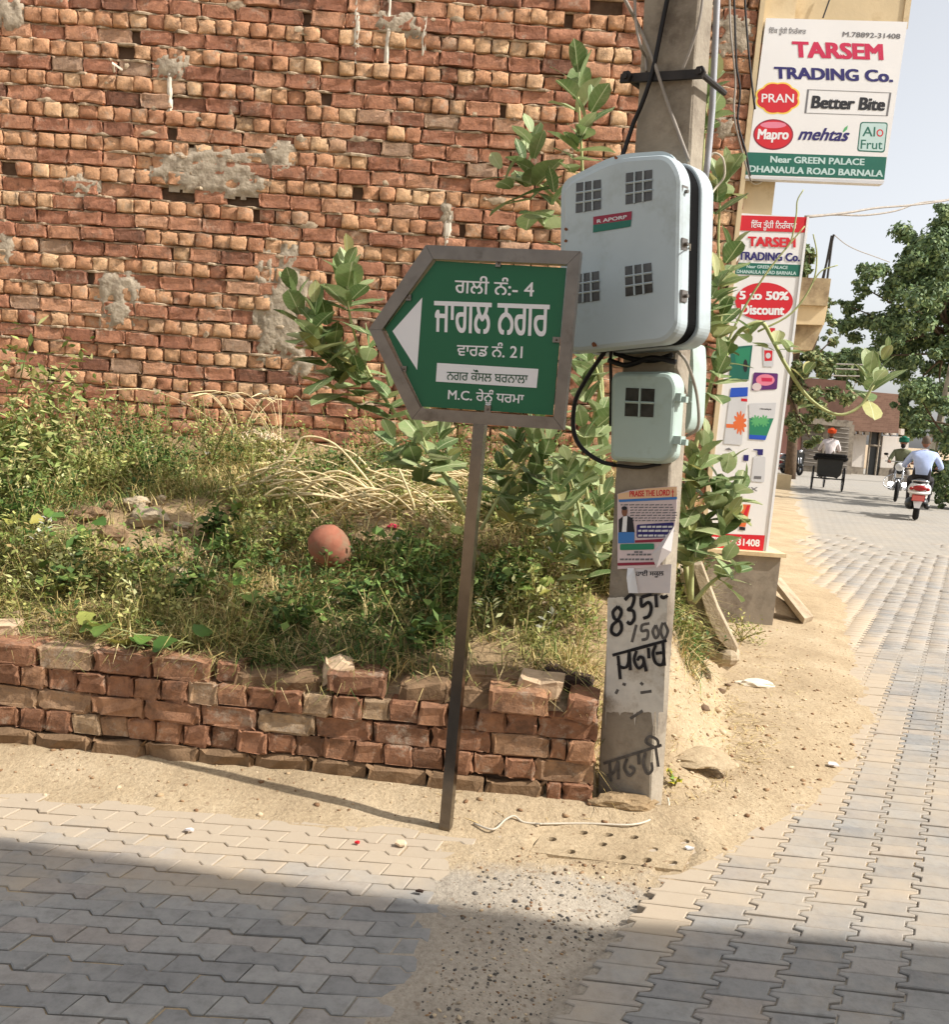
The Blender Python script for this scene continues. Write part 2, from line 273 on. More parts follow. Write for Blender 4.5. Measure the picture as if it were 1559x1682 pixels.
# ------------------------------------------------------------------ builders
class MB:
    def __init__(s): s.v = []; s.f = []; s.m = []; s.c = []
    def add(s, vs, fs, mi=0, col=None):
        o = len(s.v); s.v.extend([tuple(map(float, p)) for p in vs]); s.f.extend([tuple(i + o for i in f) for f in fs]); s.m.extend([mi] * len(fs))
        if col is not None: s.c.extend([col] * len(vs))
        return s
    def box(s, lo, hi, mi=0):
        x0, y0, z0 = lo; x1, y1, z1 = hi
        return s.add([(x0, y0, z0), (x1, y0, z0), (x1, y1, z0), (x0, y1, z0), (x0, y0, z1), (x1, y0, z1), (x1, y1, z1), (x0, y1, z1)],
                     [(0, 3, 2, 1), (4, 5, 6, 7), (0, 1, 5, 4), (1, 2, 6, 5), (2, 3, 7, 6), (3, 0, 4, 7)], mi)
    def obox(s, c, ax, ay, az, mi=0):      # centre + three half-axis vectors
        c, ax, ay, az = map(np.array, (c, ax, ay, az)); vs = [c + a * ax + b * ay + d * az for d in (-1, 1) for b in (-1, 1) for a in (-1, 1)]
        return s.add(vs, [(0, 2, 3, 1), (4, 5, 7, 6), (0, 1, 5, 4), (1, 3, 7, 5), (3, 2, 6, 7), (2, 0, 4, 6)], mi)
    def tube(s, pts, rad, n=8, mi=0, cap=True, col=None):
        pts = [np.array(p, float) for p in pts]; r = rad if hasattr(rad, '__len__') else [rad] * len(pts)
        vs, fs = [], []; prev = None
        for i, p in enumerate(pts):
            t = pts[min(i + 1, len(pts) - 1)] - pts[max(i - 1, 0)]; t = t / (np.linalg.norm(t) + 1e-9)
            if prev is None:
                a = np.cross(t, (0, 0, 1.0)) if abs(t[2]) < 0.9 else np.cross(t, (1.0, 0, 0))
            else: a = prev - t * np.dot(prev, t)
            a = a / (np.linalg.norm(a) + 1e-9); b = np.cross(t, a); prev = a
            vs += [p + r[i] * (a * cos(2 * pi * k / n) + b * sin(2 * pi * k / n)) for k in range(n)]
        for i in range(len(pts) - 1):
            fs += [(i * n + k, i * n + (k + 1) % n, (i + 1) * n + (k + 1) % n, (i + 1) * n + k) for k in range(n)]
        if cap: fs += [tuple(range(n))[::-1], tuple(range((len(pts) - 1) * n, len(pts) * n))]
        return s.add(vs, fs, mi, col)
    def ellip(s, c, r, nu=12, nv=8, mi=0, rot=None):
        vs = []; fs = []; c = np.array(c)
        for j in range(nv + 1):
            th = pi * j / nv
            for i in range(nu):
                q = np.array([r[0] * sin(th) * cos(2 * pi * i / nu), r[1] * sin(th) * sin(2 * pi * i / nu), r[2] * cos(th)])
                if rot is not None: q = rot @ q
                vs.append(c + q)
        for j in range(nv):
            fs += [(j * nu + i, (j + 1) * nu + i, (j + 1) * nu + (i + 1) % nu, j * nu + (i + 1) % nu) for i in range(nu)]
        return s.add(vs, fs, mi)
    def prism(s, pts, d, mi=0, bevel=0.0, bd=0.0):   # planar polygon (facing the viewer), extruded by vector d; optional front bevel ring
        pts = [np.array(p, float) for p in pts]; n = len(pts); d = np.array(d, float); c = sum(pts) / n
        rings = []
        if bevel:
            fr = []
            for p in pts:
                q = c - p; fr.append(p + q / np.linalg.norm(q) * bevel)
            mid = []
            for p in pts:
                q = c - p; mid.append(p + q / np.linalg.norm(q) * bevel * 0.3 + d / np.linalg.norm(d) * bd * 0.3)
            rings += [fr, mid, [p + d / np.linalg.norm(d) * bd for p in pts]]
        else: rings.append(pts)
        rings.append([p + d for p in pts])
        vs = [p for r in rings for p in r]; fs = [tuple(range(n))]
        for k in range(len(rings) - 1):
            fs += [(k * n + i, (k + 1) * n + i, (k + 1) * n + (i + 1) % n, k * n + (i + 1) % n) for i in range(n)]
        fs.append(tuple(range((len(rings) - 1) * n, len(rings) * n))[::-1])
        return s.add(vs, fs, mi)
    def mesh(s, name, mats, org=(0, 0, 0), smooth=False):
        me = bpy.data.meshes.new(name); o = np.array(org, float)
        vs = (np.array(s.v) - o).tolist()
        me.from_pydata(vs, [], s.f)
        for m in (mats if isinstance(mats, (list, tuple)) else [mats]): me.materials.append(m)
        if any(s.m): me.polygons.foreach_set('material_index', s.m)
        if s.c:
            ca = me.color_attributes.new('Col', 'FLOAT_COLOR', 'POINT')
            ca.data.foreach_set('color', np.array([(c[0], c[1], c[2], 1) for c in s.c], dtype=np.float32).ravel())
        if smooth: me.polygons.foreach_set('use_smooth', [True] * len(me.polygons))
        me.update(); return me
def link(name, me, parent=None, loc=(0, 0, 0)):
    o = bpy.data.objects.new(name, me); COL.objects.link(o); o.location = loc
    if parent is not None: o.parent = parent
    return o
def tag(o, label=None, cat=None, group=None, kind=None):
    if label: o['label'] = label
    if cat: o['category'] = cat
    if group: o['group'] = group
    if kind: o['kind'] = kind
    return o
def thing(name, loc, label, cat, group=None):
    return tag(link(name, None, None, tuple(map(float, loc))), label, cat, group)
def part(name, mb, mats, root, parent=None, smooth=False, kind=None, label=None):
    # meshes are given in world coordinates; the root stands unrotated at its base
    o = link(name, mb.mesh(name, mats, root.location, smooth), parent or root)
    if kind: o['kind'] = kind
    if label: o['label'] = label
    return o
def single(name, mb, mats, label, cat, group=None, smooth=False, org=None):
    v = np.array(mb.v); org = org if org is not None else (v[:, 0].mean(), v[:, 1].mean(), v[:, 2].min())
    return tag(link(name, mb.mesh(name, mats, org, smooth), None, tuple(map(float, org))), label, cat, group)
def bulk(name, vs, fs, mats, mi=None, col=None, parent=None, org=(0, 0, 0)):
    # vs (n,3); fs list of arrays with equal side count
    me = bpy.data.meshes.new(name); vs = np.asarray(vs, np.float32) - np.array(org, np.float32)
    me.vertices.add(len(vs)); me.vertices.foreach_set('co', vs.ravel())
    loops = np.concatenate([f.ravel() for f in fs]); tot = np.concatenate([np.full(len(f), f.shape[1]) for f in fs])
    me.loops.add(len(loops)); me.loops.foreach_set('vertex_index', loops.astype(np.int32))
    me.polygons.add(len(tot)); me.polygons.foreach_set('loop_start', (np.cumsum(tot) - tot).astype(np.int32))
    for m in (mats if isinstance(mats, (list, tuple)) else [mats]): me.materials.append(m)
    if mi is not None: me.polygons.foreach_set('material_index', np.asarray(mi, np.int32))
    if col is not None:
        ca = me.color_attributes.new('Col', 'FLOAT_COLOR', 'POINT')
        ca.data.foreach_set('color', np.concatenate([col, np.ones((len(col), 1))], 1).astype(np.float32).ravel())
    me.update(calc_edges=True); me.validate()
    o = link(name, me, parent); return o
def fbm(x, y, z=0.0, o=4): return mnoise.fractal(Vector((x, y, z)), 1.0, 2.0, o)
def sstep(a, b, x): t = min(1, max(0, (x - a) / (b - a))); return t * t * (3 - 2 * t)
def smooth_path(pts, n=6):
    P = [np.array(p, float) for p in pts]; P = [2 * P[0] - P[1]] + P + [2 * P[-1] - P[-2]]; out = []
    for i in range(1, len(P) - 2):
        for k in range(n):
            t = k / n; a, b, c, d = P[i - 1:i + 3]
            out.append(0.5 * (2 * b + (c - a) * t + (2 * a - 5 * b + 4 * c - d) * t * t + (3 * b - a - 3 * c + d) * t ** 3))
    out.append(P[-2]); return out

# lettering: outlines of the built-in font, filled with a constrained triangulation
_tc = {}
def glyphs(body, bold=0.0):
    key = (body, bold)
    if key in _tc: return _tc[key]
    cu = bpy.data.curves.new('tmp', 'FONT'); cu.body = body; ob = bpy.data.objects.new('tmp', cu); COL.objects.link(ob)
    bpy.context.view_layer.update()
    dg = bpy.context.evaluated_depsgraph_get(); oc = ob.evaluated_get(dg).to_curve(dg)
    loops = []
    for sp in oc.splines:
        bp = sp.bezier_points; pts = []
        for i in range(len(bp)):
            a, b = bp[i], bp[(i + 1) % len(bp)]
            straight = (a.handle_right - a.co).length < 1e-5 and (b.handle_left - b.co).length < 1e-5
            seg = [a.co, b.co] if straight else interpolate_bezier(a.co, a.handle_right, b.handle_left, b.co, 4)
            pts += [(p.x, p.y) for p in seg[:-1]]
        if len(pts) > 2: loops.append(np.array(pts))
    ob.evaluated_get(dg).to_curve_clear(); bpy.data.objects.remove(ob); bpy.data.curves.remove(cu)
    sh = [(0, 0)] if not bold else [(-bold, -bold * 0.5), (bold, -bold * 0.5), (bold, bold * 0.5), (-bold, bold * 0.5)]
    loops.sort(key=lambda l: l[:, 0].min())
    # work in separate glyph clusters so the triangulation stays small
    clusters = []; cur = []; mx = -1e9
    for l in loops:
        if cur and l[:, 0].min() > mx + 2.2 * bold: clusters.append(cur); cur = []; mx = -1e9
        cur.append(l); mx = max(mx, l[:, 0].max())
    if cur: clusters.append(cur)
    V, T = [], []
    for cl in clusters:
        LL = [l + np.array(s_) for s_ in sh for l in cl]
        co, ed = [], []
        for l in LL:
            o = len(co); co += [Vector((float(x), float(y))) for x, y in l]; ed += [(o + i, o + (i + 1) % len(l)) for i in range(len(l))]
        r = delaunay_2d_cdt(co, ed, [], 0, 1e-6)
        vv = np.array([(p.x, p.y) for p in r[0]]); tt = np.array([f for f in r[2] if len(f) == 3])
        if not len(tt): continue
        c = vv[tt].mean(1); wind = np.zeros(len(c))
        inside = np.zeros(len(c), bool)
        for k in range(len(sh)):
            wind = np.zeros(len(c))
            for l in LL[k * len(cl):(k + 1) * len(cl)]:
                a = l; b = np.roll(l, -1, 0)
                for (x0, y0), (x1, y1) in zip(a, b):
                    if y0 == y1: continue
                    up = (y0 <= c[:, 1]) & (y1 > c[:, 1]); dn = (y1 <= c[:, 1]) & (y0 > c[:, 1])
                    xi = x0 + (c[:, 1] - y0) * (x1 - x0) / (y1 - y0)
                    wind += (up & (xi > c[:, 0])).astype(int) - (dn & (xi > c[:, 0])).astype(int)
            inside |= wind != 0
        tt = tt[inside]; T += [tuple(int(i) + len(V) for i in f) for f in tt]; V += vv.tolist()
    V = np.array(V); used = V[np.unique(np.array(T).ravel())]
    _tc[key] = (V, T, used[:, 0].min(), used[:, 0].max()); return _tc[key]
def ref_h(body): return 0.62 if any(ord(ch) > 0x900 for ch in body) else 0.70
def text_on(mb, body, A, B, T, off, mi=0, bold=0.0, slant=0.0, gap=0.0):
    # affine fit: baseline A->B, up vector A->T (reference height), pushed off the surface by off
    V, Tr, x0, x1 = glyphs(body, bold); A, B, T = map(np.array, (A, B, T)); h = ref_h(body)
    u = (V[:, 0] - x0) / (x1 - x0); v = V[:, 1] / h; u = u + slant * v
    P = A + np.outer(u, B - A) + np.outer(v, T - A) + np.array(off)
    mb.add(P, Tr, mi)
class Face:      # a flat face seen in the photograph; zoomed picture coordinates -> points on it
    def __init__(s, P, n, zx=0, zy=0, zs=1.0): s.P, s.n, s.zx, s.zy, s.zs = np.array(P), np.array(n) / np.linalg.norm(n), zx, zy, zs
    def __call__(s, x, y, off=0.0): return onplane(s.zx + s.zs * x, s.zy + s.zs * y, s.P + s.n * off, s.n)
    def poly(s, mb, pts, off, mi=0):
        q = [s(x, y, off) for x, y in pts]; mb.add(q, [tuple(range(len(q)))], mi)
    def text(s, mb, body, a, b, t, off, mi=0, bold=0.0, slant=0.0): text_on(mb, body, s(*a, off), s(*b, off), s(*t, off), (0, 0, 0), mi, bold, slant)
def ell(cx, cy, rx, ry, n=28, lobes=0, amp=0.0, tilt=0.0):
    out = []
    for k in range(n):
        a = 2 * pi * k / n; r = 1 + amp * abs(sin(lobes * a / 2)) if lobes else 1
        x, y = rx * r * cos(a), ry * r * sin(a); out.append((cx + x, cy + y + tilt * x))
    return out
def frame_pts(mbx, f, quad, t, off, mi):     # outline of a quad as four bars
    c = np.mean(quad, 0); inn = [tuple(np.array(q) + (c - np.array(q)) * t) for q in quad]
    for i in range(len(quad)):
        j = (i + 1) % len(quad); f.poly(mbx, [quad[i], quad[j], inn[j], inn[i]], off, mi)
def rounded(pts, r, n=5):
    out = []; N = len(pts)
    for i in range(N):
        p, a, b = np.array(pts[i], float), np.array(pts[i - 1], float), np.array(pts[(i + 1) % N], float)
        rr = r[i] if hasattr(r, '__len__') else r
        u = (a - p); v = (b - p); lu, lv = np.linalg.norm(u), np.linalg.norm(v); rr = min(rr, lu * 0.48, lv * 0.48)
        p0, p1 = p + u / lu * rr, p + v / lv * rr
        for k in range(n + 1):
            t = k / n; out.append(tuple((1 - t) ** 2 * p0 + 2 * t * (1 - t) * p + t * t * p1))
    return out

# ================================================================== GROUND
def yw(X): return 3.31 - 0.081 * X          # front line of the low wall
BX = np.array([(1.5, -0.1), (2.02, .23), (2.46, .46), (2.91, .79), (3.02, .93), (3.3, 1.16), (3.46, 1.38), (3.98, 1.74), (4.76, 2.18), (5.82, 2.52), (8.06, 3.35), (10.6, 3.95), (15.1, 5.3), (27, 9.0), (45, 14.5)])
def xb(Y): return float(np.interp(Y, BX[:, 0], BX[:, 1]))
def lot_h(X, Y):
    base = .43 + .25 * (min(Y, 5.2) - 3.5) + .17 * max(0, Y - 5.2)
    xr = .72 + (Y - 3.5) * .20
    s = 1 - sstep(xr - .15, xr + .5, X)
    if X > .5: s *= sstep(3.3, 4.1, Y) * 0.9 + 0.1 * sstep(3.3, 3.45, Y)
    b = 0.10 * math.exp(-((X + 1.75) ** 2 / .25 + (Y - 4.9) ** 2 / .2))
    return s * (base + b + 0.05 * fbm(X * 2.2, Y * 2.2, 3) + 0.02 * fbm(X * 8, Y * 8, 5))
SLABQ = [ground(*q)[:2] for q in ((870, 1402), (1120, 1432), (1150, 1378), (900, 1358))]
def gh(X, Y):
    n = fbm(X * 3.1, Y * 3.1, 9); n2 = fbm(X * 13, Y * 13, 2)
    gl = .06 - .17 * (2.6 - Y); yl = 3.0 - .05 * X
    sd = min((xb(Y) - X) * .8, max(X - gl, Y - yl)) + .05 * n
    if Y < 2.93 and not (X > .2 and Y > 2.84): 
        tt = (X - gl) / max(.05, xb(Y) - gl)
        z = -.007 + .014 * sstep(-.22, .0, X - gl + .06 * n) - .036 * sstep(.25, .95, tt) * sstep(2.9, 2.6, Y) + .004 * n2
        if X > xb(Y) + .02: z = -.007
    else: z = max(-.007, min(.02, sd * .10)) + .004 * n2 * sstep(-.05, .1, sd)
    if .2 < X < .95 and 2.8 < Y < 3.3:      # bedded drain slab
        k_ = 1e9
        for i in range(4):
            a, b = SLABQ[i], SLABQ[(i + 1) % 4]; k_ = min(k_, ((b[0] - a[0]) * (Y - a[1]) - (b[1] - a[1]) * (X - a[0])) / hypot(b[0] - a[0], b[1] - a[1]))
        if k_ > -.06: z = min(z, .006)
        if k_ > .02: z = -.05
    inlot = (Y > yw(X) + .07) if X < .5 else (Y > 3.3)
    if inlot: z = max(z, lot_h(X, Y) - .018)
    elif X < 0.95 and Y > 2.9: z += .03 * sstep(.25, 0, yw(min(X, .5)) - Y)
    return z
xs = np.arange(-5.0, 4.6, .045); ys = np.arange(1.0, 9.01, .04)
GZ = np.array([[gh(x, y) for x in xs] for y in ys])
def gridmesh(name, xs, ys, Z, mats, mi=None):
    nx, ny = len(xs), len(ys); XX, YY = np.meshgrid(xs, ys); V = np.stack([XX, YY, Z], -1).reshape(-1, 3)
    i = np.arange(nx - 1)[None, :] + np.arange(ny - 1)[:, None] * nx; Fq = np.stack([i, i + 1, i + nx + 1, i + nx], -1).reshape(-1, 4)
    o = bulk(name, V, [Fq], mats, mi); o.data.polygons.foreach_set('use_smooth', [True] * len(o.data.polygons)); return o
XX, YY = np.meshgrid(xs, ys)
cl = lambda a: np.clip(a, 0, 1); w1 = cl((YY - 3.38) / .12) * cl((.95 + (YY - 3.5) * .2 - XX) / .35); w2 = cl((2.92 - YY) / .3) * cl((XX + .45) / .2)
dg_ = tag(gridmesh('dirt_ground', xs, ys, GZ, [M['earth']]), kind='structure')
ca = dg_.data.color_attributes.new('Col', 'FLOAT_COLOR', 'POINT'); ca.data.foreach_set('color', np.stack([w1, w2, 0 * w1, 0 * w1 + 1], -1).astype(np.float32).ravel())
def surf(X, Y):
    fx = (X - xs[0]) / .045; fy = (Y - ys[0]) / .04; i = int(min(max(fx, 0), len(xs) - 2)); j = int(min(max(fy, 0), len(ys) - 2))
    return float(GZ[j, i] * (1 - (fx - i)) * (1 - (fy - j)) + GZ[j, i + 1] * (fx - i) * (1 - (fy - j)) + GZ[j + 1, i] * (1 - (fx - i)) * (fy - j) + GZ[j + 1, i + 1] * (fx - i) * (fy - j))
def on_lot(x, y, lo=2.0, hi=6.95):
    r = ray(x, y); Y = lo
    while Y < hi:
        p = CAM + r * (Y / r[1])
        if p[2] <= surf(p[0], Y): break
        Y += .02
    p = CAM + r * (Y / r[1]); p[2] = surf(p[0], min(Y, 8.9)); return p
tag(link('ground', MB().add([(-900, -200, -.14), (900, -200, -.14), (900, 2500, -.14), (-900, 2500, -.14)], [(0, 1, 2, 3)]).mesh('ground', M['far_ground'])), kind='structure')
# roadside dirt further along the street
xs2 = np.arange(-2, 40, .5); ys2 = np.arange(8.9, 46, .5)
Z2 = np.array([[max(-.06, min(.03, (xb(y) - x) * .03)) + .01 * fbm(x, y) for x in xs2] for y in ys2])
tag(gridmesh('roadside_dirt', xs2, ys2, Z2, [M['dirt']]), kind='structure')
# street sheet: follows the curve of the road
YS = list(np.arange(1.2, 60, .4)); vs = []; cs = []; NX = 24
for Y in YS:
    L = xb(Y) - (.1 if Y < 8 else .6); Rr = max(L + 5.5, 4.2) if Y < 30 else L + 9
    for k in range(NX + 1):
        u = (k / NX) ** 1.6; X = L + (Rr - L) * u; vs.append((X, Y, -.07 if Y < 5.6 else -.004)); d_ = max(0, min(1, 1.15 - (X - xb(Y)) / .3 + .3 * fbm(X * 1.2, Y * .6))); cs.append((0, d_, 0))
i_ = np.arange(NX)[None, :] + np.arange(len(YS) - 1)[:, None] * (NX + 1); Fq = np.stack([i_, i_ + 1, i_ + NX + 2, i_ + NX + 1], -1).reshape(-1, 4)
street = tag(bulk('street', np.array(vs), [Fq], M['street'], None, np.array(cs)), kind='structure')
mb = MB().add([(-5.2, 1.0, -.07), (.1, 1.0, -.07), (.1, 3.3, -.07), (-5.2, 3.6, -.07)], [(0, 1, 2, 3)])
lane = tag(link('lane', mb.mesh('lane', M['dirt'])), kind='structure')
# cross street at the far end
tag(link('cross_street', MB().add([(8, 36, .006), (40, 40.5, .006), (40, 44.4, .006), (8, 43.2, .006)], [(0, 1, 2, 3)]).mesh('cross_street', M['street'])), kind='structure')

def paver_mesh(name, outline, mat, inset=.004, bev=.0032, th=.05):
    P = np.array(outline); c = P.mean(0)
    def shrink(d):
        out = []
        for i in range(len(P)):
            a, b, q = P[i - 1], P[(i + 1) % len(P)], P[i]
            e1 = (q - a) / np.linalg.norm(q - a); e2 = (b - q) / np.linalg.norm(b - q)
            n = np.array([-(e1 + e2)[1], (e1 + e2)[0]]); n /= np.linalg.norm(n); k = max(.5, n @ np.array([-e1[1], e1[0]]))
            out.append(q + n * d / k)
        return np.array(out)
    o, i_ = shrink(inset * .55), shrink(inset * .55 + bev); n = len(P)
    vs = [(*q, 0) for q in i_] + [(*q, -bev * .8) for q in o] + [(*q, -th) for q in o]
    fs = [tuple(range(n))] + [(n + k, n + (k + 1) % n, (k + 1) % n, k) for k in range(n)] + [(2 * n + k, 2 * n + (k + 1) % n, n + (k + 1) % n, n + k) for k in range(n)]
    m = MB(); m.add(vs, fs); return m.mesh(name, mat)
def lay(parent, meshes, spots, limit, rest_name, area_y):
    vis = []
    for s_ in spots:
        x, y, z = proj((s_[0], s_[1], 0)); vis.append((0 if (-40 < x < 1600 and -20 < y < 1720 and z > .3) else 1, z))
    order = sorted(range(len(spots)), key=lambda k: vis[k]); rest = []
    for r_, k in enumerate(order):
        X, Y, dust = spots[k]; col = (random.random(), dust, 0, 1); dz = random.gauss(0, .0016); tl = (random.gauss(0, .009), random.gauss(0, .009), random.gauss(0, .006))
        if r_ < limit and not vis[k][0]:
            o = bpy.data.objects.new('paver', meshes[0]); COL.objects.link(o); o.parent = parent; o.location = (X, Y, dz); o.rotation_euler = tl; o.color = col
        else: rest.append((X, Y, dz, col))
    if rest:
        me = meshes[1]; V0 = np.array([v.co[:] for v in me.vertices]); FS = {}
        for p in me.polygons: FS.setdefault(len(p.vertices), []).append(list(p.vertices))
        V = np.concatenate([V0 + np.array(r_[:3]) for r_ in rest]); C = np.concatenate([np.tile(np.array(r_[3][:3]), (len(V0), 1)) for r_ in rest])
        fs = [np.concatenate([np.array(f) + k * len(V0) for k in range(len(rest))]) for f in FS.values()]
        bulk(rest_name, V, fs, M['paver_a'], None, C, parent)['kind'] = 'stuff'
# street pavers (I-shaped, half bond)
e1 = .161 * np.array([cos(radians(-4.3)), sin(radians(-4.3))]); e2 = .0955 * np.array([cos(radians(62)), sin(radians(62))]); O = np.array([.796, 2.229]); a_ = .085
uv = [(.5 + a_, .5), (-.5 - a_, .5), (-.5 - a_, .31), (-.5 + a_, .19), (-.5 + a_, -.19), (-.5 - a_, -.31), (-.5 - a_, -.5), (.5 + a_, -.5), (.5 + a_, -.31), (.5 - a_, -.19), (.5 - a_, .19), (.5 + a_, .31)]
ol = [u * e1 + v * e2 for u, v in uv]
spots = []
for i in range(-60, 70):
    for j in range(-20, 160):
        p = O + i * e1 + (j + .5 * (i % 2)) * e2
        lim = xb(p[1])
        if 1.2 < p[1] < 12.5 + 3.5 * fbm(p[0] * 3.5, p[1] * .4) and p[0] > lim - (.03 if p[1] < 2.95 else .25) and p[0] < .9 + p[1] * .62 + (.9 if p[1] < 6 else -.4):
            spots.append((p[0], p[1], max(float(np.interp(p[1], [2.2, 2.7, 3.4, 4.4, 9, 14], [.12, .42, .40, .26, .30, .36])) + (.25 if p[1] < 5 else .12) * fbm(p[0] * 2, p[1] * 2), max(0, min(1, 1.1 - (p[0] - lim) / (.35 if p[1] < 2.7 else .32) + .25 * fbm(p[0] * 2, p[1] * 2))) * (1 if p[1] > 2.5 else .55))))  # dust; sunlit band paled further, part of the sun put into colour
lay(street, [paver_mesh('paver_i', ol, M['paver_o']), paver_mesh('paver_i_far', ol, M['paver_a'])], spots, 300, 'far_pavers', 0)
# lane pavers (stepped long sides)
e1 = .206 * np.array([cos(radians(-6)), sin(radians(-6))]); e2 = .0705 * np.array([cos(radians(72)), sin(radians(72))]); O = np.array([-.776, 1.998])
sw = lambda u, st: -.17 + .34 * ((u - st) % 1.0)
uv = [(1, .5 + sw(1, .3)), (.36, .5 - .15), (.24, .5 + .15), (0, .5 + sw(0, .3)), (0, -.5 + sw(0, .8)), (.74, -.5 + .15), (.86, -.5 - .15), (1, -.5 + sw(1, .8))]
ol = [(u - .5) * e1 + v * e2 for u, v in uv]
spots = []
for j in range(-16, 22):
    for i in range(-30, 12):
        p = O + (i + .5 + .5 * (j % 2)) * e1 + (j + .5) * e2
        if p[1] > 1.1 and p[1] < 3.2 - .05 * p[0] and p[0] < .06 - .17 * (2.6 - p[1]) - .02 and p[0] > -3.4:
            spots.append((p[0], p[1], max(0, min(1, (p[1] - 2.35) / .6 + .3 * fbm(p[0] * 2, p[1] * 2)))))
lay(lane, [paver_mesh('paver_z', ol, M['paver_o']), paver_mesh('paver_z_far', ol, M['paver_a'])], spots, 300, 'outlying_pavers', 0)

# gravel in the worn strip between the two pavings, and crumbs over the dirt
V, Fs, C = [], [], []
ico = bmesh.new(); bmesh.ops.create_icosphere(ico, subdivisions=1, radius=1); IV = np.array([v.co[:] for v in ico.verts]); IF = np.array([[v.index for v in f.verts] for f in ico.faces]); ico.free()
def stones(name, n, gen, label=None):
    V, Fs, C = [], [], []
    k = 0
    while k < n:
        g = gen()
        if g is None: continue
        X, Y, r, c = g; q = IV * (1 + .25 * rng.standard_normal((len(IV), 1))) * np.array([r * random.uniform(.8, 1.5), r * random.uniform(.8, 1.3), r * .65])
        th = random.random() * 6.28; R = np.array([[cos(th), -sin(th), 0], [sin(th), cos(th), 0], [0, 0, 1]])
        V.append(q @ R.T + np.array([X, Y, surf(X, Y) + r * .2])); Fs.append(IF + k * len(IV)); C.append(np.tile(c, (len(IV), 1))); k += 1
    o = bulk(name, np.concatenate(V), [np.concatenate(Fs)], M['stone_a'], None, np.concatenate(C)); tag(o, label, None, None, 'stuff'); return o
t = NT('loose_stone'); a = t.n('ShaderNodeAttribute', attribute_name='Col'); t.bump(t.noise(120, 3), .4, .003); M['stone_a'] = t.done(a.outputs['Color'], .9, .2)
GREYS = [np.array(S(92, 88, 82)[:3]), np.array(S(116, 110, 102)[:3]), np.array(S(120, 112, 100)[:3]), np.array(S(74, 71, 69)[:3]), np.array(S(150, 136, 116)[:3])]
TANS = [np.array(S(176, 152, 120)[:3]), np.array(S(150, 122, 92)[:3]), np.array(S(128, 98, 72)[:3]), np.array(S(196, 176, 146)[:3]), np.array(S(104, 84, 66)[:3])]
def gen_gravel():
    Y = random.uniform(1.6, 2.95); gl, gr = .06 - .17 * (2.6 - Y), xb(Y); X = random.uniform(gl - .03, gr)
    if random.random() < .45 * abs((X - gl) / (gr - gl + .01) - .55) * 2: return None
    return X, Y, random.choice([.0015, .002, .002, .003, .003, .004, .006]) * random.uniform(.7, 1.2), random.choice(GREYS if Y < 2.75 and random.random() < .7 else TANS)
stones('gravel', 1500, gen_gravel, 'grey gravel in the worn strip between the pavings')
def gen_crumb():
    Y = random.triangular(2.95, 7.5, 3.6); X = random.uniform(-3.0, xb(Y) + .1)
    if X < .5 and Y > yw(X) - .02: return None
    if X > .5 and random.random() < .25: X = random.uniform(.85, xb(Y))
    return X, Y, random.choice([.002, .003, .003, .004, .004, .006, .009]) * random.uniform(.7, 1.3), random.choice(TANS[:4])
stones('earth_crumbs', 1700, gen_crumb, 'small earth crumbs and grit on the dusty verge')
def gen_clod():
    Y = random.triangular(3.6, 7, 4.6); X = random.uniform(-3.2, .72 + (Y - 3.5) * .33 + .3)
    if X < .5 and Y < yw(X) + .25: return None
    return X, Y, random.choice([.008, .012, .02, .03]) * random.uniform(.6, 1.3), random.choice(TANS)
stones('soil_clods', 500, gen_clod, 'soil clods and rubble bits in the weedy lot')

# ================================================================== BRICK WALLS
def brick_mesh(name, L, H, D, mat, seed, chip=.0, nx=4, nz=3, rough=.0025):
    r = np.random.default_rng(seed); vs = []; idx = {}
    for j in range(nz + 1):
        for i in range(nx + 1):
            fx, fz = i / nx, j / nz
            fx2 = .5 + .5 * np.sign(fx - .5) * abs(2 * fx - 1) ** .3; fz2 = .5 + .5 * np.sign(fz - .5) * abs(2 * fz - 1) ** .3
            edge = (i in (0, nx)) + (j in (0, nz)); y = 0 if not edge else (.0018 if edge == 1 else .0045)
            if edge and chip and r.random() < chip: y += r.uniform(.005, .022)
            q = np.array([(fx2 - .5) * L, y, (fz2 - .5) * H]) + r.normal(0, rough, 3)
            if edge == 2: q[0] *= .99; q[2] *= .978
            idx[i, j] = len(vs); vs.append(q)
    fs = [(idx[i, j], idx[i + 1, j], idx[i + 1, j + 1], idx[i, j + 1]) for j in range(nz) for i in range(nx)]
    ring = [idx[i, 0] for i in range(nx)] + [idx[nx, j] for j in range(nz)] + [idx[i, nz] for i in range(nx, 0, -1)] + [idx[0, j] for j in range(nz, 0, -1)]
    o = len(vs); vs += [np.array([vs[k][0], D, vs[k][2]]) for k in ring]; n = len(ring)
    fs += [(ring[(k + 1) % n], ring[k], o + k, o + (k + 1) % n) for k in range(n)]
    return MB().add(vs, fs).mesh(name, mat)
WY = 7.0; WX0, WX1, WZ0, WZ1 = -5.3, 1.715, .55, 5.4; CHT = .104
wall = thing('brick_wall', (-1.6, WY + .1, WZ0), 'tall rough unplastered brick side wall behind the weedy lot', 'wall')
SV = [brick_mesh('stretcher%d' % k, .232, .091, .09, M['stretch_o'], k, .22, 6, 4, .0032) for k in range(7)]
HV = [brick_mesh('header%d' % k, .115, .091, .09, M['head_o'], 50 + k, .24, 4, 4, .0032) for k in range(8)]
bricks = []; ncourse = int((WZ1 - WZ0) / CHT)
cwave = lambda x, k: .012 * fbm(x * .5, k * .07, 1) + .004 * fbm(x * 2.3, k * .9, 4)
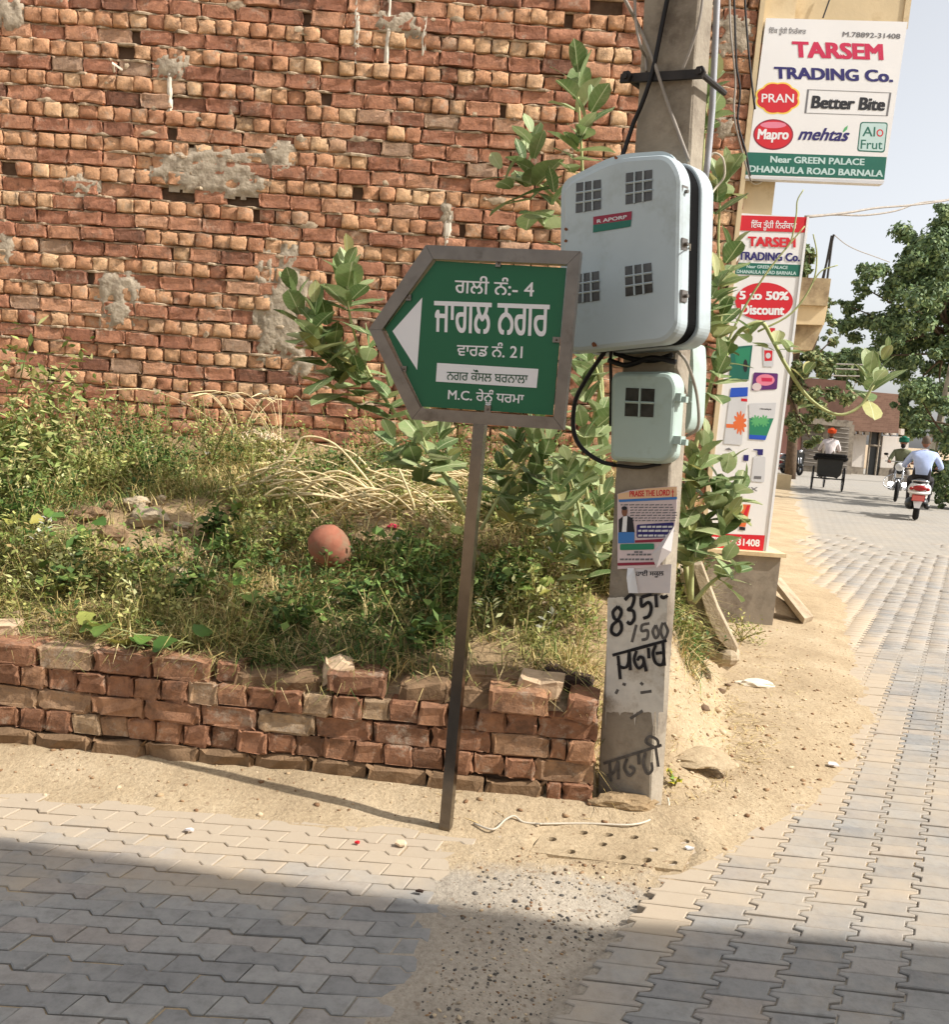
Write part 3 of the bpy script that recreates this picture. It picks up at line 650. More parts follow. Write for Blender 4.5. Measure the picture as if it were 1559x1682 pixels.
for k in range(ncourse):
    z = WZ0 + (k + .5) * CHT; x = WX0 - random.random() * .22; st = k % 2 == 0; mode = st
    if random.random() < .12: mode = not st
    while x < WX1:
        if random.random() < (.035 if mode == st else .3): mode = not mode
        ty = 's' if mode else 'h'; L = .232 if mode else .115
        sx = random.uniform(.93, 1.05)
        if x > WX1 - .3 and x + L * sx > WX1: sx = max(.35, (WX1 - x) / L)
        if random.random() < .02: x += random.uniform(.03, .07)        # open perpend
        if random.random() < .0025 and x < WX1 - .4: x += L; continue     # lost brick
        xc = x + L * sx / 2
        bricks.append((ty, xc, z + cwave(xc, k) + random.gauss(0, .0016), sx, random.gauss(0, .0050) + (.014 if random.random() < .04 else 0), random.gauss(0, .011), random.gauss(0, .020), .5 + .5 * fbm(xc * .9, z * .9, 7)))
        x += L * sx + random.uniform(.006, .013)
def bcol(b): return min(1, max(0, random.gauss(.5, .24) + .12 * (b[7] - .5)))
cand = []
for i, b in enumerate(bricks):
    px, py, zz = proj((b[1], WY, b[2]))
    hid = (600 < px < 955 and 400 < py < 710) or (920 < px < 1170 and py < 600) or py > 690
    if b[0] == 's' and 0 < px < 1240 and 0 < py and not hid: cand.append((b[3] / zz ** 2, i))
cand.sort(reverse=True); chosen = set(i for _, i in cand[:300])
VV, FF4, CC, MI = [], [], [], []; nv = 0
for i, b in enumerate(bricks):
    me = random.choice(SV if b[0] == 's' else HV); c = bcol(b)
    if i in chosen:
        o = bpy.data.objects.new('brick', me); COL.objects.link(o); o.parent = wall; o.color = (c, b[7], 0, 1)
        o.location = Vector((b[1], WY + b[4], b[2])) - wall.location; o.scale = (b[3], 1, random.uniform(.95, 1.04)); o.rotation_euler = (b[6] * .4, b[5], b[6])
    else:
        V0 = np.array([v.co[:] for v in me.vertices]) * np.array([b[3], 1, random.uniform(.95, 1.04)])
        e = b[5]; R = np.array([[cos(e), 0, sin(e)], [0, 1, 0], [-sin(e), 0, cos(e)]]); g = b[6]; R2 = np.array([[cos(g), -sin(g), 0], [sin(g), cos(g), 0], [0, 0, 1]])
        VV.append(V0 @ (R2 @ R).T + np.array([b[1], WY + b[4], b[2]])); F0 = np.array([list(p.vertices) for p in me.polygons]); FF4.append(F0 + nv); nv += len(V0)
        CC.append(np.tile((c, b[7], 0), (len(V0), 1))); MI += [0 if b[0] == 's' else 1] * len(F0)
o = bulk('more_bricks', np.concatenate(VV), [np.concatenate(FF4)], [M['stretch_a'], M['head_a']], MI, np.concatenate(CC), wall, wall.location); o['kind'] = 'stuff'
# mortar: backing and ragged bed joints that squeeze out here and there
mb = MB().box((WX0, WY + .034, WZ0 - .4), (WX1, WY + .3, WZ1)); part('backing', mb, M['joint'], wall)
mb = MB(); st = .035
for k in range(ncourse + 1):
    n = int((WX1 - WX0) / st); rows = []
    for i in range(n + 1):
        x = WX0 + i * st; z = WZ0 + k * CHT + cwave(x, k) - .002; f = fbm(x * 7, k * 3.7, 2, 3); big = fbm(x * 1.1, k * .33, 8)
        y = WY + .016 - .040 * max(-.35, f + .35 * big); hh = .006 + .004 * abs(f) + .004 * max(0, big)
        rows.append([(x, WY + .05, z - hh), (x, y + .003, z - hh), (x, y, z + hh * .3), (x, y + .004, z + hh), (x, WY + .05, z + hh)])
    vs = [p for r_ in rows for p in r_]
    mb.add(vs, [(i * 5 + j, (i + 1) * 5 + j, (i + 1) * 5 + j + 1, i * 5 + j + 1) for i in range(n) for j in range(4)])
part('bed_mortar', mb, M['mortar'], wall, kind='stuff')
def blob_patch(name, cx, cy, wpx, hpx, mat, seed, th=.012, thr=.0):
    c = at(cx, cy, WY - .004); s_ = F / proj(c)[2]; W, H = wpx / s_, hpx / s_; nx, nz = max(6, int(W / .02)), max(5, int(H / .02)); m = MB(); vs = []; ok = []
    for j in range(nz + 1):
        for i in range(nx + 1):
            u, v = i / nx * 2 - 1, j / nz * 2 - 1; e = .75 - (abs(u) ** 2.5 + abs(v) ** 2.5) + .8 * fbm(u * 2.2 + seed, v * 2.2, seed, 3) + .5 * fbm(u * 7 + seed, v * 7, seed, 3)
            d = max(-.35, min(1, e - thr)); vs.append((c[0] + u * W / 2, WY + .012 - (th + .012) * min(1, max(0, d * 2.2)) - .006 * fbm(u * 6, v * 6, seed) * (d > .1), c[2] + v * H / 2)); ok.append(d)
    fs = [(a, a + 1, a + nx + 2, a + nx + 1) for j in range(nz) for i in range(nx) for a in [j * (nx + 1) + i] if max(ok[a], ok[a + 1], ok[a + nx + 1], ok[a + nx + 2]) > .0]
    if fs: m.add(vs, fs); part(name, m, mat, wall, smooth=True)
for i, (cx, cy, W, H) in enumerate([(345, 282, 220, 80), (460, 262, 50, 60), (470, 500, 110, 190), (450, 545, 70, 110), (195, 495, 85, 100), (8, 18, 60, 60), (130, 303, 70, 40), (280, 110, 60, 40), (655, 40, 90, 40), (5, 405, 40, 60), (495, 600, 50, 40), (1205, 60, 70, 90), (735, 350, 26, 44), (1190, 210, 40, 40)]):
    blob_patch('cement_patch', cx, cy, W, H, M['plaster'], i * 3.1 + 1, .008)
for i, (cx, cy, W, H) in enumerate([(278, 145, 10, 90), (586, 45, 12, 110), (637, 55, 9, 120), (697, 50, 9, 90), (735, 375, 14, 80), (133, 312, 26, 30)]): blob_patch('lime_stain', cx, cy, W, H, M['lime'], 60 + i * 2.3, .004)
sm = MB()
for k in range(170):         # small mortar smears left on the brick faces
    x, z = random.uniform(WX0 + .3, WX1 - .1), random.uniform(1.2, WZ1 - .3); r1, r2 = random.uniform(.02, .09), random.uniform(.012, .035); n = 9; a0 = random.random() * 6
    ring_ = [(x + r1 * random.uniform(.5, 1.2) * cos(a0 + 2 * pi * q / n), WY + .004, z + r2 * random.uniform(.5, 1.3) * sin(a0 + 2 * pi * q / n)) for q in range(n)]
    sm.add(ring_ + [(x + random.gauss(0, .01), WY - .010, z + random.gauss(0, .006))], [(q, (q + 1) % n, n) for q in range(n)])
part('mortar_smears', sm, M['mortar'], wall, smooth=True, kind='stuff')
p = at(193, 112, WY); m = MB(); m.tube([p + (-.03, .02, -.03), p + (-.005, -.07, .005), p + (.04, -.02, -.02)], .009, 6); part('peg', m, M['lime'], wall)

# ---- low retaining wall, brick by brick
AN = math.atan(-.081); wd = np.array([cos(AN), sin(AN), 0]); wnrm = np.array([sin(AN), -cos(AN), 0])
low = thing('retaining_wall', (-.7, yw(-.7) + .1, -.03), 'low crumbling brick retaining wall along the front of the lot', 'wall')
LS = [brick_mesh('low_stretcher%d' % k, .224, .080, .2, M['low'], 100 + k, .3, 7, 4, .0035) for k in range(6)]
LH = [brick_mesh('low_header%d' % k, .110, .080, .2, M['low'], 120 + k, .3, 5, 4, .0035) for k in range(6)]
LM = [brick_mesh('muddy_stretcher%d' % k, .224, .076, .2, M['muddy'], 140 + k, .6, 6, 3, .006) for k in range(5)]
def put_low(me, X, z, sx=1, dy=0, rot=(0, 0, 0), name='brick'):
    o = bpy.data.objects.new(name, me); COL.objects.link(o); o.parent = low; o.color = (min(1, max(0, random.gauss(.5, .25))), 0, 0, 1)
    o.location = Vector((X, yw(X) + dy, z)) - low.location; o.rotation_euler = (rot[0], rot[1], AN + rot[2]); o.scale = (sx, 1, random.uniform(.96, 1.04)); return o
rows = [('hq', 's'), ('s', 'h'), ('hq', 's'), ('s', 'h')]
for r_, (first, rest) in enumerate(rows):
    x = .50; k = 0; z = .022 + (r_ + .5) * .086
    while x > -3.4:
        ty = first[k] if k < len(first) else rest; k += 1
        L = {'s': .222, 'h': .106, 'q': .055}[ty] * random.uniform(.95, 1.04); xc = x - L / 2
        me = (random.choice(LM) if r_ == 0 or (r_ == 1 and random.random() < .15 and ty == 's') else random.choice(LS)) if ty == 's' else random.choice(LH)
        base = .222 if ty == 's' else .106
        put_low(me, xc, z + .006 * fbm(xc * 1.3, r_, 2), L / base, random.gauss(0, .005) - (.012 if r_ == 0 else 0), (random.gauss(0, .01), random.gauss(0, .012), random.gauss(0, .02)))
        x -= L + random.uniform(.005, .011)
z4 = .022 + 4.5 * .086
x = -1.0
while x > -3.3:
    put_low(random.choice(LS), x - .11, z4, 1, random.gauss(0, .006), (0, random.gauss(0, .012), random.gauss(0, .02))); x -= .232
put_low(LS[1], -.42, z4 + .002, 1, .01, (0, .02, .05)); put_low(LS[2], .20, z4, 1, -.012, (0, .03, .03)); put_low(LH[1], .432, z4 - .005, 1.05, -.015, (0, .12, -.08))
put_low(LH[3], -.93, z4 - .004, .8, .03, (0, .1, 0))
for xx_, dz_ in ((-.16, -.012), (.02, -.02), (-.66, -.035), (-.8, -.03)): put_low(random.choice(LM), xx_, z4 + dz_, .85, .03, (random.gauss(0, .04), random.gauss(0, .05), random.gauss(0, .06)))
part('core', MB().obox((-1.45, yw(-1.45) + .14, .14), wd * 1.93, -wnrm * .10, (0, 0, .155)), M['joint'], low)
part('footing_mud', MB().tube(smooth_path([(x, yw(x) - .004 + .014 * fbm(x * 3, 1), -.006) for x in np.arange(-3.3, .55, .15)], 2), .026, 6), M['muddy'], low, smooth=True)
def loose(name, px, py, Y, dims, mat, rot, label, seed, up=0.0):
    me = brick_mesh(name, dims[0], dims[2], dims[1], mat, seed, .5, 4, 3, .005); p = at(px, py, Y); bm_ = bmesh.new(); bm_.from_mesh(me)
    bmesh.ops.holes_fill(bm_, edges=bm_.edges, sides=0); bmesh.ops.translate(bm_, verts=bm_.verts, vec=(0, -dims[1] / 2, 0)); bm_.to_mesh(me); bm_.free()
    o = link(name, me, None, p); o.rotation_euler = rot; o.color = (random.random(), 0, 0, 1); return tag(o, label, 'brick')
G4 = z4 + .042
loose('broken_brick', 557, 1102, 3.47, (.115, .11, .085), M['pale_brick'], (.05, .05, .2), 'pale half brick standing upright on the retaining wall between grass tufts', 201)
loose('broken_brick', 888, 1125, 3.40, (.16, .11, .075), M['pale_brick'], (.1, .08, -.15), 'sandy pale brick lying on top of the retaining wall beside a burnt black brick', 202)
loose('broken_brick', 930, 1120, 3.52, (.2, .12, .08), M['burnt_brick'], (0, .25, -.3), 'burnt black brick tilted at the end of the retaining wall by the pole', 203)
loose('broken_brick', 820, 1120, 3.47, (.24, .13, .07), M['muddy'], (0, .05, -.1), 'mud-caked brick bedded in the top of the retaining wall behind the sign post', 204)
loose('broken_brick', 8, 1040, 3.62, (.12, .11, .09), M['pale_brick'], (.05, -.05, .2), 'broken brick on top of the retaining wall at the end away from the pole', 205)

# ================================================================== STREET SIGN
TH = radians(15.8); sn = np.array([-sin(TH), -cos(TH), 0]); sP = np.array([-.04, 3.06, 1.6])
sg = Face(sP, sn, 580, 380, .25658)
base = ground(731, 1362); base[2] = -.02
sign = thing('street_sign', base, 'green arrow-shaped street sign in a steel frame on a square steel post', 'sign')
outer = [(100, 628), (465, 88), (1457, 128), (1345, 1272), (375, 1205)]; inner = [(183, 632), (512, 178), (1372, 212), (1283, 1190), (432, 1132)]
mb = MB(); bk = -sn * .038
for i in range(5):
    j = (i + 1) % 5; q = [sg(*outer[i]), sg(*outer[j]), sg(*inner[j]), sg(*inner[i])]; q = [q[0] + (q[1] - q[0]) * .0015, q[1] - (q[1] - q[0]) * .0015, q[2] + (q[3] - q[2]) * .0015, q[3] - (q[3] - q[2]) * .0015]
    mb.prism(q, bk, 0)
fr = part('frame', mb, M['steel'], sign)
top = sg(805, 1235) - sn * .019; bot = np.array([base[0], base[1], -.15]); ax = np.array([cos(TH), -sin(TH), 0])
mb = MB(); hw = .0195
ring = lambda c: [c + ax * hw + sn * hw, c - ax * hw + sn * hw, c - ax * hw - sn * hw, c + ax * hw - sn * hw]
mb.add(ring(bot) + ring(top), [(0, 1, 5, 4), (1, 2, 6, 5), (2, 3, 7, 6), (3, 0, 4, 7), (4, 5, 6, 7)]); M['post_steel'] = plain('post_steel', S(112, 105, 98), 0.2, 0.12, 16, 0.04, 60, 0.5, metal=1.0, dirt=S(120, 110, 100), dirtscale=14, dirtamt=0.66)
part('post', mb, M['post_steel'], sign)
bq = [(205, 622), (532, 190), (1366, 236), (1280, 1178), (440, 1122)]
mb = MB().prism([sg(x, y, -.014) for x, y in bq], -sn * .004); board = part('board', mb, M['board_green'], sign)
for body_, a_, b_, t_, bo in (('ਗਲੀ ਨੰ:- 4', (650, 394), (1157, 418), (653, 316), .012), ('ਜਾਗਲ ਨਗਰ', (515, 640), (1252, 672), (519, 450), .02), ('ਵਾਰਡ ਨੰ. 21', (663, 795), (1083, 812), (666, 730), .014), ('M.C. ਰੇਨੂੰ ਧਰਮਾ', (606, 1074), (1092, 1103), (609, 1022), .016)):
    mb = MB(); sg.text(mb, body_, a_, b_, t_, -.0125, 0, bo); part('lettering', mb, M['white_vinyl'], sign, board)
mb = MB(); sg.poly(mb, [(252, 640), (443, 425), (410, 888)], -.0125); part('arrow', mb, M['white_vinyl'], sign, board)
mb = MB(); sg.poly(mb, [(538, 843), (1187, 882), (1175, 1003), (530, 962)], -.0125); strip = part('name_strip', mb, M['white_vinyl'], sign, board)
mb = MB(); sg.text(mb, 'ਨਗਰ ਕੌਂਸਲ ਬਰਨਾਲਾ', (598, 950), (1117, 975), (600, 900), -.0115, 0, .008); part('lettering', mb, M['dark_green'], sign, board)
for x, y, dx, dy in ((930, 205, 16, 22), (355, 425, 18, 18), (1302, 695, 22, 16), (862, 1140, 20, 24), (325, 880, 18, 16)):
    mb = MB().obox(sg(x, y, -.010), ax * dx * .25 / 470, sn * .003, (0, 0, dy * .25 / 470)); c = part('clip', mb, M['steel'], sign)
    mb = MB().ellip(sg(x, y, -.006), (.004, .004, .004), 8, 6); part('screw', mb, M['steel'], sign, c)

# ================================================================== UTILITY POLE
PT = radians(36); pr = np.array([cos(PT), -sin(PT), 0]); pn = np.array([-sin(PT), -cos(PT), 0])
FLb = np.array([.55, 3.38, -.3]); lean = np.array([-.034, .016, 1.0])
def pole_c(a, b, z):      # a along the front face, b depth behind it
    wdt = .225 - .006 * z; return FLb + lean * (z + .3) + pr * (a * wdt) - pn * (b * .115)
pole = thing('utility_pole', pole_c(.5, .5, 0) * np.array([1, 1, 0]), 'grey concrete utility pole carrying meter boxes, posters and painted lettering', 'pole')
mb = MB(); zs = np.concatenate([np.linspace(-.3, .4, 8), np.linspace(.6, 4.2, 19)]); vs = []
for z in zs:
    for a, b in ((.03, .0), (.97, 0), (1.0, .06), (1.0, .94), (.97, 1), (.03, 1), (0, .94), (0, .06)):
        q = pole_c(a, b, z); vs.append(q + np.array([fbm(z * 9 + a * 5, b * 7, 1), fbm(z * 9 + a * 3, b * 5, 8), 0]) * .0035)
n = 8; mb.add(vs, [(k * n + i, k * n + (i + 1) % n, (k + 1) * n + (i + 1) % n, (k + 1) * n + i) for k in range(len(zs) - 1) for i in range(n)] + [tuple(range((len(zs) - 1) * n, len(zs) * n))])
shaft = part('shaft', mb, M['concrete'], pole)
pnn = np.cross(pr, lean); pnn = -pnn if pnn @ pn < 0 else pnn; pnn /= np.linalg.norm(pnn)
pf = Face(FLb, pnn, 960, 760, .36842)
# whitewashed band with drips
mb = MB(); top = [(100, 600), (160, 596), (230, 592), (300, 590), (372, 588)]; bx = [(92, 1118), (150, 1122), (215, 1112), (290, 1108), (352, 1098)]
edge = []
for k in range(40):
    x = 92 + (352 - 92) * k / 39; y = 1112 + 6 * fbm(k * .4, 2) + (random.choice([0, 0, 0, 15, 60, 110]) if random.random() < .3 else 0); edge.append((x, y))
pts_t = [(104 + (372 - 104) * k / 39, 602 - 12 * k / 39 + 5 * fbm(k * .5, 9)) for k in range(40)]
q = [pf(x, y, .0045) for x, y in pts_t] + [pf(x, y, .0045) for x, y in edge]
mb.add(q, [(k, k + 1, 41 + k, 40 + k) for k in range(39)]); part('whitewash', mb, M['whitewash'], pole, shaft)
def stroke(mb, f, pts, wpx, off, mi=0):
    P = smooth_path([(x, y, 0) for x, y in pts], 5); L, Rr = [], []
    for i, p in enumerate(P):
        t_ = P[min(i + 1, len(P) - 1)] - P[max(0, i - 1)]; t_ = t_ / (np.linalg.norm(t_) + 1e-9); nn = np.array([-t_[1], t_[0], 0]); hw = wpx * .5 * (1 + .18 * fbm(i * .5, pts[0][0]))
        L.append(f(*(p + nn * hw)[:2], off)); Rr.append(f(*(p - nn * hw)[:2], off))
    n = len(P); mb.add(L + Rr, [(i, i + 1, n + i + 1, n + i) for i in range(n - 1)])
mb = MB(); O1 = .007
for k, st_ in enumerate(([(150, 640), (128, 665), (135, 695), (160, 710), (165, 745), (145, 768), (122, 755), (125, 725), (150, 700), (165, 665), (150, 640)],          # 8
            [(180, 612), (205, 590), (222, 600), (212, 640), (195, 655), (218, 662), (222, 695), (205, 718), (190, 708)],                         # 3
            [(300, 586), (252, 600)], [(252, 600), (256, 640), (285, 622), (298, 645), (288, 682), (262, 694)],                                     # 5
            [(318, 586), (322, 645)], [(340, 592), (352, 602), (372, 592)])): stroke(mb, pf, st_, 15, O1 + .0004 * k)                                                      # 1 and the cut-off last figure
for k, st_ in enumerate(([(125, 858), (368, 792)], [(150, 860), (160, 965)], [(200, 842), (192, 905), (165, 912), (150, 895)], [(200, 842), (205, 925)],                       # sassa
            [(232, 838), (222, 880), (240, 915), (262, 900), (262, 872), (246, 866), (236, 882)], [(262, 872), (276, 930)],                        # phapha
            [(285, 825), (288, 872)], [(318, 812), (306, 850), (318, 892), (346, 900), (356, 870)], [(318, 850), (346, 846)], [(350, 800), (358, 905)])): stroke(mb, pf, st_, 14, O1 + .0004 * k)
part('painted_lettering', mb, M['black_paint'], pole, shaft)
mb = MB()
FADED = ([(232, 722), (212, 800)], [(290, 716), (258, 724), (256, 750), (282, 748), (280, 782), (255, 790)], [(318, 724), (305, 752), (318, 782), (332, 760), (318, 724)], [(350, 712), (340, 750), (356, 785), (372, 750), (356, 712)],
            [(150, 1010), (140, 1030)], [(170, 985), (185, 990)], [(250, 980), (262, 990)], [(250, 1025), (300, 1018)], [(205, 1140), (260, 1105)],
            [(85, 1340), (345, 1258)], [(112, 1335), (118, 1420)], [(150, 1330), (130, 1380), (100, 1395)], [(150, 1330), (152, 1410)], [(190, 1318), (178, 1360), (200, 1395), (222, 1370), (200, 1352)],
            [(240, 1300), (244, 1345)], [(272, 1292), (262, 1340), (280, 1385), (302, 1370), (300, 1335)], [(318, 1270), (330, 1355)], [(318, 1270), (275, 1245), (290, 1220), (325, 1235), (330, 1270)])
for grp in (FADED[:4], FADED[4:5], FADED[5:6], FADED[6:7], FADED[7:8], FADED[8:9], FADED[9:]):
    mb = MB()
    for k, st_ in enumerate(grp): stroke(mb, pf, st_, 13, O1 - .002 + .0003 * k)
    part('faded_lettering', mb, M['grey_paint'], pole, shaft)
# clamp with bolts
zc = pole_c(.5, 0, 2.47)
k1, k2 = onplane(1020, 130, FLb + pnn * .02, pnn), onplane(1155, 122, FLb + pnn * .02, pnn)
mb = MB(); dd = (k2 - k1) / np.linalg.norm(k2 - k1); mb.obox((k1 + k2) / 2, dd * np.linalg.norm(k2 - k1) / 2, pnn * .006, np.cross(dd, pnn) * .014)
cl = part('clamp', mb, M['iron'], pole)
for e_ in (k1 + dd * .03, k2 - dd * .005): part('bolt', MB().tube([e_ + pnn * .03, e_ - pnn * .2], .010, 8).tube([e_ + pnn * .022, e_ + pnn * .008], .02, 6), M['iron'], pole, cl)

# ---- posters (paper pasted on the pole)
fp = Face(FLb + pnn * .012, pnn, 1000, 780, .13086)
post = thing('wall_poster', pf(270, 300) * np.array([1, 1, 1]), 'torn colour poster headed PRAISE THE LORD, showing a man in a black jacket', 'poster')
mb = MB(); grid = []
tl, tr_, br, bl = (110, 235), (858, 145), (800, 640), (110, 1180)
out = [(108, 240), (250, 195), (480, 168), (700, 152), (858, 145), (852, 400), (828, 640), (720, 800), (590, 985), (650, 1080), (640, 1150), (390, 1170), (112, 1182)]
mb.prism([fp(x, y) for x, y in out], -pnn * .0015); sheet = part('sheet', mb, M['paperpink'], post)
mb = MB(); fp.poly(mb, [(115, 240), (480, 170), (858, 148), (858, 280), (120, 310)], .0012); part('header_band', mb, M['peach'], post, sheet)
mb = MB(); fp.text(mb, 'PRAISE THE LORD †', (262, 275), (820, 255), (262, 212), .0022, 0, .03); part('headline', mb, M['red'], post, sheet)
mb = MB(); fp.poly(mb, [(125, 310), (858, 275), (858, 308), (130, 342)], .0022); part('blue_band', mb, M['blue'], post, sheet)
mb = MB()
for k in range(7):
    y = 365 + k * 33; x0 = 150 if k == 0 else 270; xx = x0
    while xx < 800:
        w_ = random.randint(20, 70); fp.poly(mb, [(xx, y + 6), (xx + w_, y + 3), (xx + w_, y + 16), (xx, y + 19)], .0018); xx += w_ + 14
for (x0, x1, y) in ((230, 530, 990), (140, 580, 1050), (320, 400, 958)):
    xx = x0
    while xx < x1:
        w_ = random.randint(25, 60); fp.poly(mb, [(xx, y), (xx + w_, y - 2), (xx + w_, y + 20), (xx, y + 22)], .0018); xx += w_ + 12
part('small_print', mb, M['greyink'], post, sheet)
mb = MB(); fp.poly(mb, rounded([(350, 625), (820, 595), (800, 700), (740, 785), (350, 790)], 24), .0022); part('navy_panel', mb, M['navy'], post, sheet)
mb = MB()
for y, x0, x1 in ((655, 395, 780), (705, 370, 770), (765, 370, 720)):
    xx = x0
    while xx < x1:
        w_ = random.randint(30, 80); fp.poly(mb, [(xx, y - 14), (xx + w_, y - 17), (xx + w_, y + 8), (xx, y + 10)], .003); xx += w_ + 12
part('small_print', mb, M['palegrey'], post, sheet)
mb = MB(); fp.poly(mb, [(125, 720), (125, 560), (180, 520), (230, 510), (300, 545), (325, 720)], .0022); part('jacket_print', mb, M['ink'], post, sheet)
mb = MB(); fp.poly(mb, [(165, 715), (180, 525), (235, 515), (222, 715)], .003); part('shirt_print', mb, M['white'], post, sheet)
mb = MB(); fp.poly(mb, ell(198, 460, 36, 62, 18), .003); part('face_print', mb, M['skin'], post, sheet)
mb = MB(); fp.poly(mb, ell(196, 418, 37, 24, 14), .0036); part('hair_print', mb, M['ink'], post, sheet)
mb = MB(); fp.poly(mb, [(118, 722), (322, 716), (322, 855), (118, 860)], .0022); part('blue_panel', mb, M['blue'], post, sheet)
mb = MB(); fp.poly(mb, rounded([(142, 868), (570, 860), (570, 935), (142, 945)], 18), .0022); part('green_panel', mb, M['greenpill'], post, sheet)
mb = MB(); fp.poly(mb, [(330, 820), (730, 800), (705, 840), (330, 852)], .0022); fp.poly(mb, [(112, 1105), (640, 1090), (640, 1125), (112, 1140)], .0022); part('maroon_band', mb, M['maroon'], post, sheet)
a_, b_, c_, d_ = fp(828, 640), fp(590, 985), fp(668, 1155), fp(815, 960); mb = MB()
mb.add([a_ + pnn * .002, b_ + pnn * .035, c_ + pnn * .045, d_ + pnn * .02, (a_ + c_) / 2 + pnn * .05], [(0, 1, 4), (1, 2, 4), (2, 3, 4), (3, 0, 4)]); part('curled_corner', mb, M['paper'], post, sheet)
fp2 = Face(FLb + pnn * .0095, pnn, 1000, 780, .13086)
old = thing('old_notice', fp2(500, 1400), 'faded white school notice on the pole, torn, below the colour poster', 'poster')
mb = MB().prism([fp2(x, y) for x, y in ((240, 1160), (790, 1120), (780, 1300), (770, 1485), (560, 1480), (370, 1485), (330, 1300))], -pnn * .001); sh2 = part('sheet', mb, M['paper'], old)
mb = MB(); fp2.text(mb, 'ਹਾਈ ਸਕੂਲ', (340, 1268), (690, 1262), (340, 1218), .0015, 0, .02); part('lettering', mb, M['ink'], old, sh2)
mb = MB(); mb.add([fp2(235, 1170, .003), fp2(320, 1170, .004), fp2(370, 1485, .012), fp2(250, 1480, .04), fp2(225, 1300, .03)], [(0, 1, 2, 3, 4)]); part('loose_strip', mb, M['white'], old, sh2)

# ---- meter boxes
BT = radians(43); bn = np.array([-sin(BT), -cos(BT), 0]); bR = np.array([cos(BT), -sin(BT), 0])
bP = FLb + pr * .05 + pnn * .24; bP = onplane(1112, 420, FLb + pn * .27, pn)
bf = Face(bP, bn, 880, 220, .33304)
mbx = thing('meter_box', bf(500, 700) - bn * .2, 'large pale blue-grey electric meter box with four gridded windows, lid ajar', 'meter box')
shape = [(132, 245), (395, 112), (655, 95), (715, 190), (700, 960), (640, 1030), (180, 1078), (128, 1040)]
sh_ = rounded(shape, [60, 90, 70, 60, 70, 60, 60, 40], 5)
lid = part('lid', MB().prism([bf(x, y) for x, y in sh_], -bn * .06, 0, .018, .02), M['box'], mbx, smooth=False)
rimf = [bf(x, y, -.048) for x, y in sh_]; cc = sum(rimf) / len(rimf); rim = [cc + (p - cc) * 1.022 for p in rimf]
part('lid_rim', MB().prism(rim, -bn * .012), M['box'], mbx, lid)
inn = [cc + (p - cc) * .975 - bn * .008 for p in rimf]; part('shaded_gap', MB().prism(inn, -bn * .125), M['dark'], mbx)  # black slab fills the open lid gap, its shade put into the colour
shl = [cc + (p - cc) * 1.0 - bn * .125 + bR * .006 for p in rimf]; shell = part('shell', MB().prism(shl, -bn * .075, 0, .006, .008), M['box'], mbx)
for (x0, y0, x1, y1, x2, y2, x3, y3) in ((200, 244, 322, 226, 322, 372, 197, 392), (445, 195, 575, 177, 573, 328, 443, 350), (195, 695, 312, 677, 315, 822, 192, 838), (440, 655, 570, 636, 578, 782, 443, 803)):
    Q = [(x0, y0), (x1, y1), (x2, y2), (x3, y3)]; mb = MB(); bf.poly(mb, Q, .0015); win = part('window', mb, M['pane'], mbx, lid)
    mb = MB(); L_ = lambda a, b, t_: (a[0] + (b[0] - a[0]) * t_, a[1] + (b[1] - a[1]) * t_)
    for k in (1, 2):
        for (p, q, p2, q2) in ((Q[0], Q[1], Q[3], Q[2]), (Q[0], Q[3], Q[1], Q[2])):
            A_, B_ = bf(*L_(p, q, k / 3), .004), bf(*L_(p2, q2, k / 3), .004); mb.tube([A_, B_], .0035, 4)
    part('window_grid', mb, M['box'], mbx, lid)
mb = MB(); bf.poly(mb, [(284, 410), (475, 382), (472, 424), (284, 450)], .002); stk = part('sticker', mb, M['maroon'], mbx, lid)
mb = MB(); bf.poly(mb, [(284, 450), (472, 424), (468, 458), (282, 488)], .002); part('sticker', mb, M['teal'], mbx, lid)
mb = MB(); bf.text(mb, 'R APORP', (302, 441), (450, 418), (302, 424), .003, 0, .03); part('lettering', mb, M['palegrey'], mbx, lid)
for y in (290, 548, 802):
    for dep, w_ in ((-.03, .016), (-.19, .014)):
        c = bf(712, y, dep) + bR * .006; part('latch', MB().obox(c, bR * .012, bn * w_, (0, 0, .018)).tube([c + bR * .012, c + bR * .024], .006, 6), M['steel'], mbx)
c0, c1 = bf(735, 548, -.02) + bR * .02, bf(735, 575, -.19) + bR * .02
part('tie_wire', MB().tube([c0, (c0 + c1) / 2 + (0, 0, -.01), c1], .0025, 5), M['white_cable'], mbx)
for (x, y, r_) in ((395, 118, 10), (150, 470, 9), (150, 530, 9), (130, 1040, 12), (290, 1040, 14)):
    mb = MB(); bf.poly(mb, [(x + r_ * random.uniform(.5, 1.2) * cos(a), y + r_ * random.uniform(.5, 1.2) * sin(a)) for a in np.linspace(0, 6, 9)], .0012); part('rust_spot', mb, M['rust'], mbx, lid)

